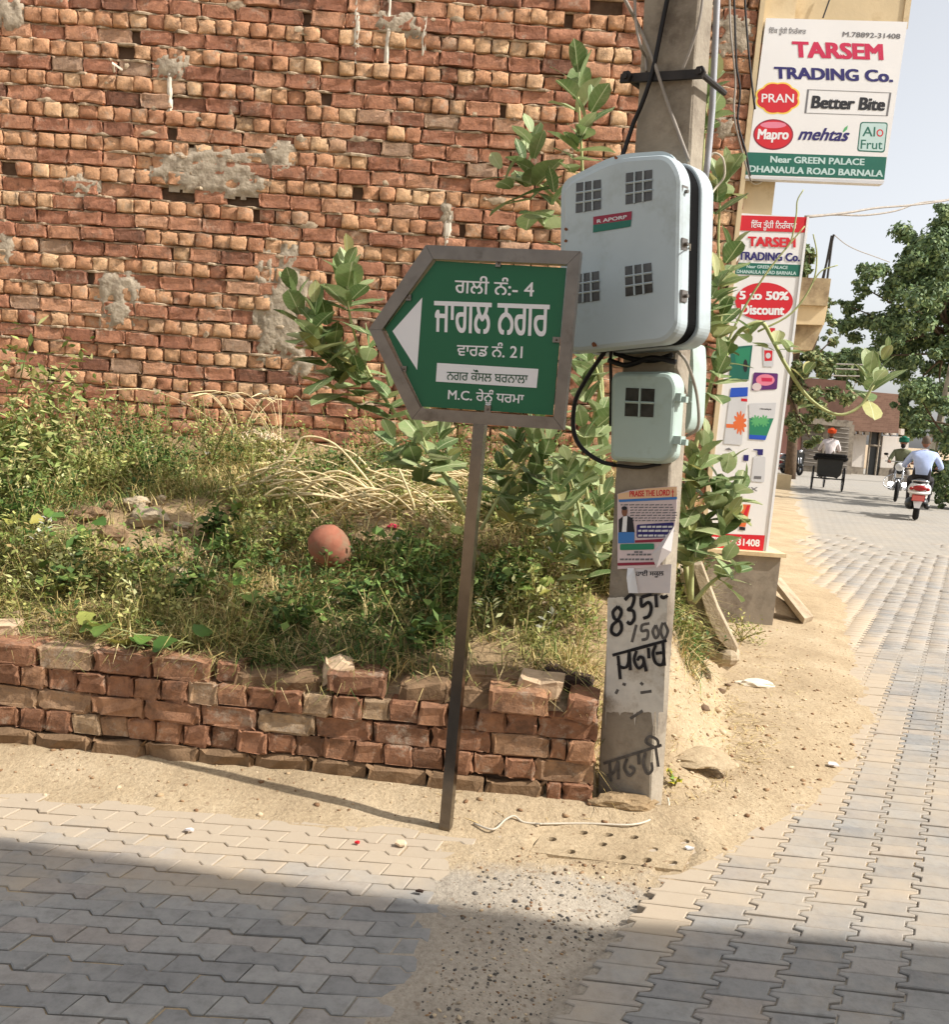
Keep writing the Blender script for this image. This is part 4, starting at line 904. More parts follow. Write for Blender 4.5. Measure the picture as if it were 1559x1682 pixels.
sf = Face(onplane(1095, 690, FLb + pn * .115, pn), pn, 880, 220, .33304)
sb = thing('meter_box', sf(520, 1400) - pn * .1, 'small pale green meter box with one four-pane window under the big box', 'meter box')
sh_ = rounded([(378, 1180), (660, 1178), (690, 1230), (668, 1590), (620, 1622), (372, 1605)], [45, 40, 30, 30, 30, 30], 5)
lid = part('lid', MB().prism([sf(x, y) for x, y in sh_], -pn * .05, 0, .014, .016), M['box2'], sb)
rimf = [sf(x, y, -.042) for x, y in sh_]; cc = sum(rimf) / len(rimf)
part('shell', MB().prism([cc + (p - cc) * 1.03 - pn * .004 for p in rimf], -pn * .065, 0, .004, .006), M['box2'], sb)
Q = [(445, 1252), (588, 1258), (580, 1398), (438, 1392)]; mb = MB(); sf.poly(mb, Q, .0015); part('window', mb, M['pane'], sb, lid)
mb = MB(); mb.tube([sf(516, 1255, .004), sf(510, 1395, .004)], .004, 4); mb.tube([sf(442, 1322, .004), sf(584, 1328, .004)], .004, 4); part('window_grid', mb, M['box2'], sb, lid)
for y in (1300, 1510):
    c = sf(695, y, -.03) + pr * .008; part('latch', MB().obox(c, pr * .016, pn * .02, (0, 0, .014)).obox(c + pr * .02 + np.array([0, 0, -.006]), pr * .012, pn * .01, (0, 0, .010)), M['box2'], sb)
# third box on the back of the pole
q0 = np.array([.865, 3.50, 1.52]); mb = MB(); tq = [(1113, 560), (1138, 562), (1140, 600), (1136, 690), (1128, 708), (1112, 712)]
tf = Face((.80, 3.47, 1.5), pn); tb = thing('meter_box', tf(1125, 700), 'pale green meter box fixed on the back of the pole', 'meter box')
bod = part('lid', MB().prism([tf(x, y) for x, y in rounded(tq, 8, 4)], -pn * .12, 0, .006, .008), M['box2'], tb)
for y in (590, 625, 660): part('rib', MB().obox(tf(1130, y, .001), pr * .014, pn * .003, (0, 0, .003)), M['box2'], tb, bod)

# ---- conduit and cables
def cable(name, pts, r, mat, label, group=None, n=6, cat='cable'):
    return single(name, MB().tube(smooth_path(pts, 5), r, n), mat, label, cat, group, smooth=True)
PBK = 3.46
single('conduit_pipe', MB().tube([at(1186, -120, PBK), at(1178, 0, PBK), at(1170, 180, PBK), at(1163, 262, PBK), at(1158, 300, PBK - .02)], .0115, 8), M['conduit'], 'slim grey conduit pipe running up beside the utility pole', 'pipe', smooth=True)
cable('cable', [at(1162, 330, PBK - .05), at(1175, 310, PBK), at(1190, 290, PBK), at(1188, 262, PBK), at(1175, 252, PBK), at(1166, 258, PBK)], .004, M['white_cable'], 'white cable looping from the conduit pipe into the large meter box')
f0 = lambda x, y, o=.01: onplane(x, y, FLb + pnn * o, pnn)
cable('cable', [f0(1105, -40, .02), f0(1090, 30, .02), f0(1072, 118, .03), f0(1055, 170, .03), f0(1040, 205, .03), f0(1025, 250, .06), f0(1015, 275, .12)], .0085, M['black_cable'], 'thick black cable running down the pole under the iron clamp')
cable('cable', [at(1005, -40, 3.4), at(1032, 10, 3.36), f0(1052, 50), f0(1075, 105, .03), f0(1095, 165, .02), f0(1115, 220, .02), f0(1132, 265, .02)], .006, M['grey_cable'], 'grey cable crossing diagonally over the pole face into the big box')
cable('cable', [at(1043, -40, 3.4), at(1044, 30, 3.38), at(1052, 75, 3.36), f0(1060, 95, .01), f0(1062, 118, .02)], .005, M['grey_cable'], 'thin grey cable hanging at the edge of the pole above the clamp')
cable('cable', [f0(1158, -40, .02), f0(1150, 30, .02), f0(1135, 80, .02), f0(1120, 118, .02)], .005, M['grey_cable'], 'pale grey cable bowing across the top of the pole to the clamp bolt')
bt = FLb + pn * .06
bx_ = lambda x, y, o=.05: onplane(x, y, FLb + pn * o, pn)
cable('cable', [bx_(1000, 572), bx_(985, 590), bx_(962, 625), bx_(945, 660), bx_(942, 705), bx_(955, 735), bx_(985, 757), bx_(1010, 764)], .0085, M['black_cable'], 'black cable looping out beside the small meter box')
cable('cable', [bx_(1004, 572, .08), bx_(1003, 595, .05), bx_(1004, 640, .02), bx_(1003, 700, .02)], .006, M['black_cable'], 'short black cable dropping behind the small meter box')
for k, pts in enumerate(([(1010, 580), (1040, 590), (1075, 592), (1105, 583)], [(1000, 592), (1030, 600), (1070, 588), (1110, 595)])):
    cable('cable', [bx_(x, y, .05 + .02 * k) for x, y in pts], .010, M['black_cable'], ['black cable bundled between the two front meter boxes', 'black cable sagging just above the small meter box'][k])
cable('cable', [bx_(1110, 575, .02), bx_(1128, 595, .0), at(1143, 640, 3.36), at(1148, 680, 3.36), at(1145, 705, 3.38), at(1128, 716, 3.42)], .006, M['grey_cable'], 'grey-brown cable curving around the pole to the rear meter box')
cable('cable', [bx_(1010, 764, .03), bx_(1050, 768, .03), bx_(1085, 762, .03)], .007, M['black_cable'], 'black cable passing under the small meter box')
cable('cable', [at(1145, 465, 3.4), at(1158, 430, 3.4), at(1166, 410, 3.4), at(1164, 455, 3.4), at(1150, 478, 3.4)], .0035, M['white_cable'], 'white wire loop sticking out behind the large meter box')
g_ = lambda x, y, h=.02: ground(x, y, h)
cable('cable', [g_(1097, 1310, .05), g_(1098, 1325, .03), g_(1080, 1340, .03), g_(1040, 1354, .03), g_(960, 1352), g_(880, 1353)], .004, M['white_cable'], 'white wire curving over the dirt at the foot of the pole')
cable('cable', [g_(778, 1352, .015), g_(810, 1362, .02), g_(830, 1346, .03), g_(845, 1340, .035), g_(860, 1350, .02), g_(890, 1353, .02)], .0042, M['white_cable'], 'kinked pale strap lying in the dirt beside the sign post')

# ================================================================== DRAIN SLAB AND RUBBLE
c0 = ground(870, 1402); c1 = ground(900, 1358); c2 = ground(1150, 1378); c3 = ground(1120, 1432)
mb = MB(); nx, ny, m_ = 6, 3, 12
def bil(u, v): return (c0 * (1 - u) * (1 - v) + c3 * u * (1 - v) + c1 * (1 - u) * v + c2 * u * v) + np.array([0, 0, .007 + .002 * fbm(u * 5, v * 5)])
holes = {(0, 1), (1, 2), (2, 1), (3, 2), (4, 1), (1, 0), (3, 0), (5, 2), (5, 0), (2, 2), (4, 0)}
for i in range(nx):
    for j in range(ny):
        sq = []
        for k in range(m_):
            a = 2 * pi * (k + .5) / m_; x, y = cos(a), sin(a); s_ = max(abs(x), abs(y)); sq.append(bil((i + .5 + .5 * x / s_) / nx, (j + .5 + .5 * y / s_) / ny))
        if (i, j) in holes:
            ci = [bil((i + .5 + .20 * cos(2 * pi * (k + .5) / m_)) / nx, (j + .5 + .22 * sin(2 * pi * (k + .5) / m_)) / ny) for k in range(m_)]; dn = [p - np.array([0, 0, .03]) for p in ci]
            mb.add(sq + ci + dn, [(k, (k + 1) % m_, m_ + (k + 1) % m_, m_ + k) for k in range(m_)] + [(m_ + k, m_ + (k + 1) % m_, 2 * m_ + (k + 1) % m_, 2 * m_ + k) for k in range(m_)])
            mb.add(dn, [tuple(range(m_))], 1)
        else: mb.add(sq, [tuple(range(m_))])
q = [bil(0, 0), bil(1, 0), bil(1, 1), bil(0, 1)]; mb.add(q + [p - np.array([0, 0, .06]) for p in q], [(0, 1, 5, 4), (1, 2, 6, 5), (2, 3, 7, 6), (3, 0, 4, 7)])
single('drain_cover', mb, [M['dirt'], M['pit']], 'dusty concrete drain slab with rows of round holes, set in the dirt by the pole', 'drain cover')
# broken concrete channel leaning behind the pole
def slabpoly(mb, pts, d): mb.prism([np.array(p) for p in pts], d)
ch = thing('concrete_rubble', at(1190, 1095, 5.0), 'broken concrete slab with two raised ribs leaning behind the utility pole', 'rubble')
Yc = 4.85; dep = np.array([.06, .22, 0])
mb = MB().prism([at(*p, Yc + .06) for p in ((1112, 935), (1145, 940), (1215, 1085), (1195, 1102), (1150, 1075), (1112, 1055))], dep, 0, .01, .01); part('slab', mb, M['rubble'], ch)
part('rib', MB().prism([at(*p, Yc) for p in ((1113, 938), (1120, 934), (1160, 1040), (1190, 1092), (1182, 1098), (1150, 1048))], dep * .5, 0, .006, .006), M['rubble'], ch)
part('rib', MB().prism([at(*p, Yc - .03) for p in ((1138, 928), (1152, 926), (1180, 1000), (1212, 1065), (1208, 1080), (1180, 1050), (1160, 1010))], dep * .5, 0, .006, .006), M['rubble'], ch)
part('broken_end', MB().ellip(at(1196, 1080, Yc - .02), (.06, .06, .05), 8, 6), M['rubble'], ch)
def lump(name, X, Y, r, mat, label, seed, cat='rubble', sink=.3):
    bm_ = bmesh.new(); bmesh.ops.create_icosphere(bm_, subdivisions=3, radius=1)
    for v in bm_.verts:
        f = 1 + .35 * mnoise.fractal(v.co * 1.3 + Vector((seed, 0, 0)), 1, 2, 4); v.co = Vector((v.co.x * r[0] * f, v.co.y * r[1] * f, v.co.z * r[2] * f))
    me = bpy.data.meshes.new(name); bm_.to_mesh(me); bm_.free(); me.materials.append(mat)
    o = link(name, me, None, (X, Y, surf(X, Y) + r[2] * (1 - sink) * .6)); return tag(o, label, cat)
g = ground(1150, 1290); lump('concrete_rubble', g[0], g[1] + .1, (.16, .11, .03), M['dirt'], 'mud-coloured concrete lump beside the foot of the utility pole', 3, sink=.6)
g = ground(1030, 1338); lump('concrete_rubble', g[0] - .02, g[1] - .02, (.12, .05, .028), M['lot'], 'crumbled earthy lump under the front of the utility pole', 5, sink=.4)
g = ground(1240, 1125, .02); lump('concrete_rubble', g[0], g[1], (.10, .05, .025), M['lime'], 'pale flat stone on the verge in front of the leaning slab', 8)

# ================================================================== SHOP BUILDING
shop = thing('shop_building', (1.3, 9.5, 0), 'cream plastered shop house behind the brick wall, balcony over the street', 'building')
sx1 = 2.02
part('wall', MB().box((-5.4, 7.32, 0), (1.90, 13.2, 6.2)).box((1.73, 7.06, .3), (1.99, 7.30, 6.2)), M['cream_plaster'], shop)
part('corner_trim', MB().box((1.718, 6.985, .5), (1.752, 7.055, 6.2)), M['cream_plaster'], shop)
bal = part('balcony', MB().box((1.80, 7.16, 4.42), (2.79, 12.6, 5.5)).box((1.86, 7.10, 5.5), (2.86, 12.7, 5.58)), M['cream_plaster'], shop)
part('balcony_edge', MB().box((2.79, 7.15, 4.40), (2.83, 12.62, 5.5)), M['cream_plaster'], shop, bal)
ped = part('plinth', MB().box((1.70, 6.93, -.1), (2.33, 7.75, .555)), M['grey_plaster'], shop)
part('plinth_cap', MB().box((1.68, 6.90, .555), (2.36, 7.78, .585)), M['cream_plaster'], shop, ped)
for y in (8.2, 10.4):
    d_ = part('shutter', MB().box((1.905, y, .55), (1.93, y + 1.7, 2.9)), M['shutter'], shop)
    for k in range(18): part('slat', MB().box((1.93, y + .03, .62 + k * .125), (1.942, y + 1.67, .70 + k * .125)), M['shutter'], shop, d_)
q = [at(1270, 950, 7.35), at(1283, 948, 7.6), at(1337, 1012, 7.2), at(1322, 1016, 7.05)]; 
part('ramp', MB().prism(q, np.array([0, .02, -.05])).prism([at(1270, 975, 7.3), at(1310, 1000, 7.3), at(1320, 1018, 7.2), at(1268, 1005, 7.2)], np.array([0, .08, 0])), M['rubble'], shop)
w_ = at(1362, 2, 7.12); part('hanging_wire', MB().tube([at(1375, -30, 7.12), w_, at(1352, 30, 7.09)], .006, 5), M['black_cable'], shop)

# ---- hanging shop board
hf = Face((2.2, 6.985, 4), (0, -1, 0), 1190, 0, .23669)
hb = thing('shop_board', (2.28, 7.08, 3.28), 'square white shop board hanging under the balcony, reading TARSEM TRADING Co. with food brand logos', 'sign')
part('panel', MB().prism([hf(290, 128), hf(1272, 155), hf(1105, 1268), hf(145, 1228)], (0, .06, 0)), M['flex_white'], hb); pan = hb.children[0]
part('edge_strip', MB().prism([hf(146, 1222, .002), hf(1112, 1258, .002), hf(1100, 1280, .002), hf(143, 1240, .002)], (0, .066, 0)), M['palegrey'], hb)
def T(f, parent, root, body, a, b, t_, mat, bold=.02, slant=0.0, off=.005, name='lettering'):
    m = MB(); f.text(m, body, a, b, t_, off * .3, 0, bold, slant); return part(name, m, M[mat], root, parent)
def Pg(f, parent, root, pts, mat, off=.003, name='print'):
    m = MB(); f.poly(m, pts, off * .3); return part(name, m, M[mat], root, parent)
T(hf, pan, hb, 'ਇੱਕ ਤੂੰਹੀ ਿਨਰੰਕਾਰ', (308, 232), (566, 240), (310, 203), 'greyink', .012)
T(hf, pan, hb, 'M.78892-31408', (820, 256), (1220, 272), (823, 222), 'greyink', .02)
T(hf, pan, hb, 'TARSEM', (476, 396), (1106, 416), (468, 290), 'crimson', .05)
T(hf, pan, hb, 'TRADING Co.', (348, 545), (1172, 570), (344, 466), 'navy', .045)
Pg(hf, pan, hb, ell(370, 684, 146, 106, 48, 8, .1), 'yellow', .002, 'badge_halo'); Pg(hf, pan, hb, ell(370, 684, 134, 96, 48, 8, .1), 'red', .0035, 'badge')
T(hf, pan, hb, 'PRAN', (258, 712), (482, 714), (260, 652), 'white', .012)
m = MB(); frame_pts(m, hf, [(576, 622), (1160, 645), (1135, 808), (556, 788)], .045, .001, 0); part('logo_frame', m, M['greyink'], hb, pan)
T(hf, pan, hb, 'Better Bite', (600, 750), (1112, 768), (602, 666), 'ink', .05, .02)
Pg(hf, pan, hb, ell(340, 936, 139, 107, 36), 'maroon', .002, 'badge_rim'); Pg(hf, pan, hb, ell(340, 936, 130, 98, 36), 'red', .0035, 'badge'); Pg(hf, pan, hb, ell(340, 870, 90, 22, 24), 'pink', .0045, 'badge_sheen')
T(hf, pan, hb, 'Mapro', (228, 966), (444, 968), (236, 897), 'white', .04, 0, .006)
m = MB()
T(hf, pan, hb, 'mehtas', (510, 970), (850, 980), (520, 885), 'navy', .03, .08); Pg(hf, pan, hb, [(820, 918), (835, 888), (858, 872), (852, 900), (832, 918)], 'leafgreen', .003, 'leaf_mark')
Pg(hf, pan, hb, rounded([(944, 848), (1136, 852), (1112, 1062), (921, 1052)], 22), 'teal', .002, 'logo_rim'); Pg(hf, pan, hb, rounded([(951, 856), (1128, 860), (1105, 1053), (929, 1044)], 18), 'aqua', .0035, 'logo_ground')
T(hf, pan, hb, 'Al', (958, 947), (1045, 949), (962, 880), 'teal', .008); Pg(hf, pan, hb, ell(1080, 925, 24, 26, 20), 'red', .0045, 'logo_dot'); Pg(hf, pan, hb, ell(1080, 925, 15, 17, 20), 'aqua', .0055, 'logo_dot')
T(hf, pan, hb, 'Frut', (945, 1034), (1096, 1038), (949, 970), 'teal', .008)
Pg(hf, pan, hb, [(160, 1058), (1127, 1092), (1110, 1248), (146, 1214)], 'teal', .003, 'address_band')
T(hf, pan, hb, 'Near GREEN PALACE', (318, 1128), (972, 1148), (320, 1084), 'aqua', .035, 0, .006); T(hf, pan, hb, 'DHANAULA ROAD BARNALA', (170, 1194), (1100, 1228), (174, 1150), 'aqua', .035, 0, .006)
m = MB().tube(smooth_path([at(1232, 298, 7.05), at(1240, 303, 7.04), at(1250, 300, 7.05), at(1253, 292, 7.06)], 4), .006, 5); part('tie_wire', m, M['white_cable'], hb)

# ---- tall pillar board
kf = Face((2.0, 6.99, 2), (0, -1, 0), 1200, 300, .23028); k4 = Face((2.0, 6.99, 2), (0, -1, 0), 1100, 320, .44008); kz = Face((2.0, 6.99, 2), (0, -1, 0), 1120, 500, .29727)
kb = thing('pillar_board', (2.0, 7.0, .58), 'tall narrow advertising board on a concrete plinth, reading TARSEM TRADING Co. and 5 to 50% Discount', 'sign')
part('panel', MB().box((1.735, 6.992, .585), (2.225, 7.05, 3.035)), M['flex_white'], kb); pan = kb.children[0]
part('frame_edge', MB().box((2.226, 6.985, .58), (2.243, 7.058, 3.04)), M['white'], kb)
Pg(kf, pan, kb, [(60, 234), (546, 248), (530, 358), (46, 342)], 'red', .003, 'header_band'); T(kf, pan, kb, 'ਇੱਕ ਤੂੰਹੀ ਿਨਰੰਕਾਰ', (145, 322), (470, 332), (148, 284), 'white', .012, 0, .006)
T(kf, pan, kb, 'TARSEM', (124, 452), (466, 462), (124, 386), 'red', .05); T(kf, pan, kb, 'TRADING Co.', (56, 550), (496, 562), (58, 494), 'navy', .045)
Pg(kf, pan, kb, [(24, 570), (500, 588), (490, 672), (12, 652)], 'teal', .003, 'address_band')
T(kf, pan, kb, 'Near GREEN PALACE', (115, 610), (408, 618), (117, 588), 'aqua', .03, 0, .006); T(kf, pan, kb, 'DHANAULA ROAD BARNALA', (45, 646), (468, 660), (47, 622), 'aqua', .03, 0, .006)
Pg(kf, pan, kb, ell(240, 848, 206, 134, 40), 'red', .003, 'badge'); T(kf, pan, kb, '5 to 50%', (62, 832), (416, 838), (64, 774), 'white', .045, 0, .006); T(kf, pan, kb, 'Discount', (76, 938), (384, 944), (78, 870), 'white', .045, 0, .006)
Pg(kz, pan, kb, [(272, 236), (392, 226), (370, 416), (262, 412)], 'teal', .003, 'product_print'); Pg(kz, pan, kb, [(290, 250), (380, 236), (372, 330), (300, 330)], 'greenpill', .004, 'product_print'); Pg(kz, pan, kb, ell(352, 340, 12, 36, 16), 'ink', .005, 'product_print')
Pg(kz, pan, kb, [(486, 130), (516, 132), (514, 160), (488, 158)], 'red', .004, 'product_print')
Pg(kz, pan, kb, [(450, 212), (512, 214), (506, 346), (452, 344)], 'palegrey', .003, 'product_print'); Pg(kz, pan, kb, [(456, 254), (502, 256), (499, 312), (458, 314)], 'red', .004, 'product_print'); Pg(kz, pan, kb, ell(478, 284, 14, 16, 14), 'palegrey', .005, 'product_print')
Pg(kz, pan, kb, rounded([(398, 376), (533, 382), (526, 470), (386, 476)], 10), 'purple', .003, 'product_print'); Pg(kz, pan, kb, ell(462, 418, 52, 32, 20), 'pink', .004, 'product_print'); Pg(kz, pan, kb, ell(415, 456, 26, 22, 16), 'paperpink', .0045, 'product_print'); Pg(kz, pan, kb, [(440, 405), (500, 408), (498, 428), (442, 426)], 'crimson', .005, 'product_print')
Pg(kz, pan, kb, [(272, 462), (366, 458), (364, 508), (264, 514)], 'cobalt', .003, 'product_print'); Pg(kz, pan, kb, [(264, 516), (364, 510), (330, 778), (232, 770)], 'palegrey', .0032, 'product_print'); Pg(kz, pan, kb, ell(322, 655, 20, 36, 60, 11, .9), 'orange', .005, 'product_print'); Pg(kz, pan, kb, [(246, 660), (318, 664), (316, 684), (246, 682)], 'orange', .0045, 'product_print'); Pg(kz, pan, kb, [(328, 520), (362, 522), (362, 538), (328, 536)], 'red', .0045, 'product_print')
Pg(kz, pan, kb, [(372, 548), (522, 544), (512, 630), (374, 628)], 'palegrey', .003, 'product_print'); Pg(kz, pan, kb, [(374, 630), (508, 630), (462, 750), (372, 744)], 'greenpill', .0035, 'product_print'); Pg(kz, pan, kb, [(372, 720), (470, 726), (462, 750), (372, 744)], 'cobalt', .005, 'product_print'); Pg(kz, pan, kb, ell(410, 645, 14, 16, 48, 9, 1.2), 'leafgreen', .005, 'product_print'); Pg(kz, pan, kb, ell(455, 645, 14, 16, 48, 9, 1.2), 'leafgreen', .0055, 'product_print')
T(kz, pan, kb, 'Himalaya', (432, 582), (495, 584), (433, 572), 'ink', .02)
T(kz, pan, kb, 'Dove', (222, 862), (286, 866), (222, 842), 'greyink', .008); Pg(kz, pan, kb, [(238, 800), (262, 792), (282, 810), (262, 806)], 'greyink', .003, 'logo_mark'); Pg(kz, pan, kb, [(342, 832), (370, 832), (368, 866), (340, 864)], 'navy', .003, 'product_print')
Pg(kz, pan, kb, rounded([(398, 836), (464, 842), (456, 984), (382, 978)], 12), 'palegrey', .003, 'product_print'); Pg(kz, pan, kb, [(396, 800), (450, 800), (448, 834), (420, 832), (418, 808), (396, 806)], 'navy', .004, 'product_print'); Pg(kz, pan, kb, [(400, 948), (440, 950), (438, 966), (398, 964)], 'greyink', .005, 'product_print')
T(kz, pan, kb, 'MATRIX', (215, 1030), (418, 1032), (218, 1008), 'greyink', .02)
Pg(kz, pan, kb, [(282, 1078), (306, 1080), (302, 1120), (296, 1246), (254, 1240), (268, 1124)], 'orange', .003, 'product_print'); Pg(kz, pan, kb, [(320, 1104), (382, 1106), (352, 1230), (318, 1226)], 'orange', .003, 'product_print'); Pg(kz, pan, kb, [(318, 1228), (352, 1232), (350, 1250), (318, 1246)], 'ink', .004, 'product_print'); Pg(kz, pan, kb, [(362, 1110), (378, 1110), (345, 1210), (328, 1190)], 'red', .004, 'product_print')
Pg(kz, pan, kb, [(100, 1262), (460, 1276), (448, 1372), (90, 1352)], 'red', .003, 'phone_band'); T(kz, pan, kb, 'M.78892-31408', (112, 1318), (430, 1338), (114, 1280), 'white', .03, 0, .006)

# ================================================================== VEGETATION
def leaf_mesh(name, mat, w=.5, seg=5, fold=.18, droop=.18, seed=0, lobed=0.0, wf=None):
    r = np.random.default_rng(seed); vs = []; fs = []
    for i in range(seg + 1):
        t_ = i / seg; hw = (wf(t_) if wf else w * .5 * (sin(pi * min(1, t_ ** .85 * .97 + .02)) ** .75)); hw *= 1 + lobed * (.5 if i % 2 else -.5)
        z = -droop * t_ * t_; vs += [(t_, -hw, z + fold * hw), (t_, -hw * .45, z + fold * hw * .3), (t_, 0, z), (t_, hw * .45, z + fold * hw * .3), (t_, hw, z + fold * hw)]
    vs = [tuple(np.array(v) + r.normal(0, .008, 3)) for v in vs]
    for i in range(seg):
        for j in range(4): fs.append((i * 5 + j, i * 5 + j + 1, i * 5 + j + 6, i * 5 + j + 5))
    return MB().add(vs, fs).mesh(name, mat, smooth=True)
CL = [leaf_mesh('milkweed_leaf%d' % k, M['calo'], w=.52 + .04 * k, fold=(.25, .1, .4, .0)[k], droop=(.1, .25, .0, .15)[k], seed=k, wf=lambda t_, k=k: (.31 + .02 * k) * sin(pi * min(1, .06 + .94 * t_ ** 1.2)) ** .65) for k in range(4)]
VL = [leaf_mesh('vine_leaf%d' % k, M['vine'], fold=(.35, .1, .5)[k], droop=(.15, .3, .05)[k], seed=k, lobed=.22, wf=lambda t_: .52 * sin(pi * min(1, .1 + .88 * t_ ** .7)) ** .6) for k in range(3)]
def put_leaf(root, meshes, base, d, nrm, size, name='leaf', bright=None):
    d = Vector(d).normalized(); y = Vector(nrm).cross(d)
    if y.length < 1e-3: y = Vector((0, 1, 0)).cross(d)
    y.normalize(); n_ = d.cross(y); me = random.choice(meshes); o = bpy.data.objects.new(name, me); COL.objects.link(o); o.parent = root
    R = Matrix((d, y, n_)).transposed().to_4x4(); R.translation = Vector(base) - root.location; o.matrix_basis = R @ Matrix.Diagonal((size, size * random.uniform(.85, 1.1), size, 1)); o.color = (random.random() if bright is None else bright, 0, 0, 1); return o
def rosette(root, p, n, size, axis=(0, 0, 1), spread=.9, meshes=None):
    ax_ = Vector(axis).normalized(); u = ax_.orthogonal().normalized(); v_ = ax_.cross(u); a0 = random.random() * 6.28
    for k in range(n):
        a = a0 + (k % 2) * pi + (k // 2) * 1.571 + random.gauss(0, .25); h = (k // 2) * size * .28; el = spread * 1.25 * (1 - .22 * (k // 2)) + random.gauss(0, .2)
        d = (u * cos(a) + v_ * sin(a)) * sin(max(.15, el)) + ax_ * cos(max(.15, el)); s_ = size * (1 - .13 * (k // 2)) * random.uniform(.8, 1.15)
        put_leaf(root, meshes or CL, Vector(p) - ax_ * (size * .45) + ax_ * h, d, ax_, s_)
def milkweed(base, label, stems, fruit=(), flowers=()):
    root = thing('milkweed', base, label, 'plant', None)
    for pts, r0, r1, ros in stems:
        P = smooth_path(pts, 5); part('stem', MB().tube(P, list(np.linspace(r0, r1, len(P))), 6), M['calostem'], root, smooth=True)
        for (p, n, s_, ax_, sp) in ros: rosette(root, p, n + 3, s_ * 1.3, ax_, sp)
    for p in fruit: part('pod', MB().ellip(p, (.028, .028, .06), 10, 8), M['fruit'], root, smooth=True)
    for p in flowers:
        m = MB()
        for k in range(14): m.ellip(np.array(p) + rng.normal(0, .009, 3), (.008, .008, .007), 6, 4)
        part('flower_cluster', m, M['flower'], root)
    return root
A = lambda Y, *pts: [at(x, y, Y) for x, y in pts]
def ros(Y, lst, up=(0, -.15, 1)): return [(at(x, y, Y + random.gauss(0, .08)), n, s_, (up[0] + dx, up[1], up[2]), sp) for x, y, n, s_, dx, sp in lst]
# tall plant behind the large meter box
Yb = 4.3; b0 = on_lot(985, 900)
milkweed(b0, 'tall milkweed plant with broad grey-green leaves rising behind the large meter box',
    [(A(Yb, (985, 900), (990, 760), (985, 600), (955, 430), (930, 350), (905, 320), (880, 300)), .016, .006, ros(Yb, [(878, 270, 6, .15, -.2, .9), (870, 315, 6, .15, -.3, 1.2), (905, 345, 4, .14, .1, 1.2), (835, 300, 4, .13, -.7, 1.0)])),
     (A(Yb, (988, 620), (975, 430), (960, 330), (955, 240), (950, 160)), .012, .005, ros(Yb, [(950, 150, 6, .15, -.1, .7), (960, 215, 5, .15, .3, 1.1), (945, 250, 4, .14, .1, 1.2), (950, 395, 3, .13, .2, 1.0)])),
     (A(Yb - .2, (985, 880), (962, 800), (968, 720), (985, 640), (975, 590)), .012, .006, ros(Yb - .2, [(970, 600, 5, .13, -.2, 1), (962, 650, 4, .13, -.3, 1.1), (985, 690, 4, .13, .1, 1), (962, 725, 5, .13, -.3, 1), (985, 770, 6, .13, .1, 1), (955, 800, 5, .13, -.2, 1)])),
     (A(Yb - .4, (985, 930), (960, 880), (950, 830), (935, 780)), .010, .006, ros(Yb - .4, [(985, 850, 6, .12, .1, 1), (960, 880, 5, .12, -.3, 1.1), (985, 900, 5, .11, .2, 1), (930, 845, 5, .12, -.2, 1), (935, 780, 5, .12, -.2, .9), (915, 900, 4, .11, 0, 1), (960, 925, 5, .12, -.2, 1.1), (920, 815, 5, .12, -.2, 1.)]))],
    flowers=[at(978, 155, Yb), at(858, 222, Yb)])
# plant between sign and wall
Yc2 = 5.0; b1 = on_lot(770, 850)
milkweed(b1, 'spreading milkweed plant behind the green street sign, pale leaves low over the dry stalks',
    [(A(Yc2, (770, 850), (720, 760), (650, 680), (600, 600), (575, 520), (570, 470)), .014, .005, ros(Yc2, [(570, 470, 6, .18, 0, .8), (575, 500, 5, .17, .3, 1.2), (545, 560, 6, .17, -.3, 1.1), (600, 600, 5, .17, .2, 1.1), (530, 590, 6, .17, -.4, 1.1), (560, 620, 5, .16, 0, 1.1)])),
     (A(Yc2, (690, 730), (620, 640), (560, 560), (500, 530)), .010, .005, ros(Yc2, [(495, 525, 7, .18, -.3, .9), (520, 545, 6, .17, -.1, 1.1), (550, 610, 6, .17, 0, 1.1), (590, 640, 5, .16, 0, 1.1), (640, 660, 5, .16, 0, 1.1)])),
     (A(Yc2 - .4, (770, 850), (735, 790), (705, 745), (690, 705)), .011, .006, ros(Yc2 - .4, [(690, 700, 6, .15, -.1, .8), (715, 745, 6, .15, .3, 1), (685, 765, 5, .14, -.4, 1.1), (730, 770, 5, .14, .3, 1.1), (650, 740, 4, .13, -.3, 1)])),
     (A(Yc2 - .5, (790, 870), (830, 800), (860, 760), (880, 720)), .010, .006, ros(Yc2 - .5, [(880, 715, 6, .15, .1, .8), (850, 750, 6, .14, -.1, 1), (890, 760, 6, .14, .2, 1), (825, 790, 5, .13, -.1, 1), (870, 800, 5, .13, .2, 1.), (905, 800, 5, .13, .1, 1.), (840, 835, 5, .12, 0, 1), (890, 845, 5, .12, .1, 1)]))],
    flowers=[at(590, 475, Yc2)])
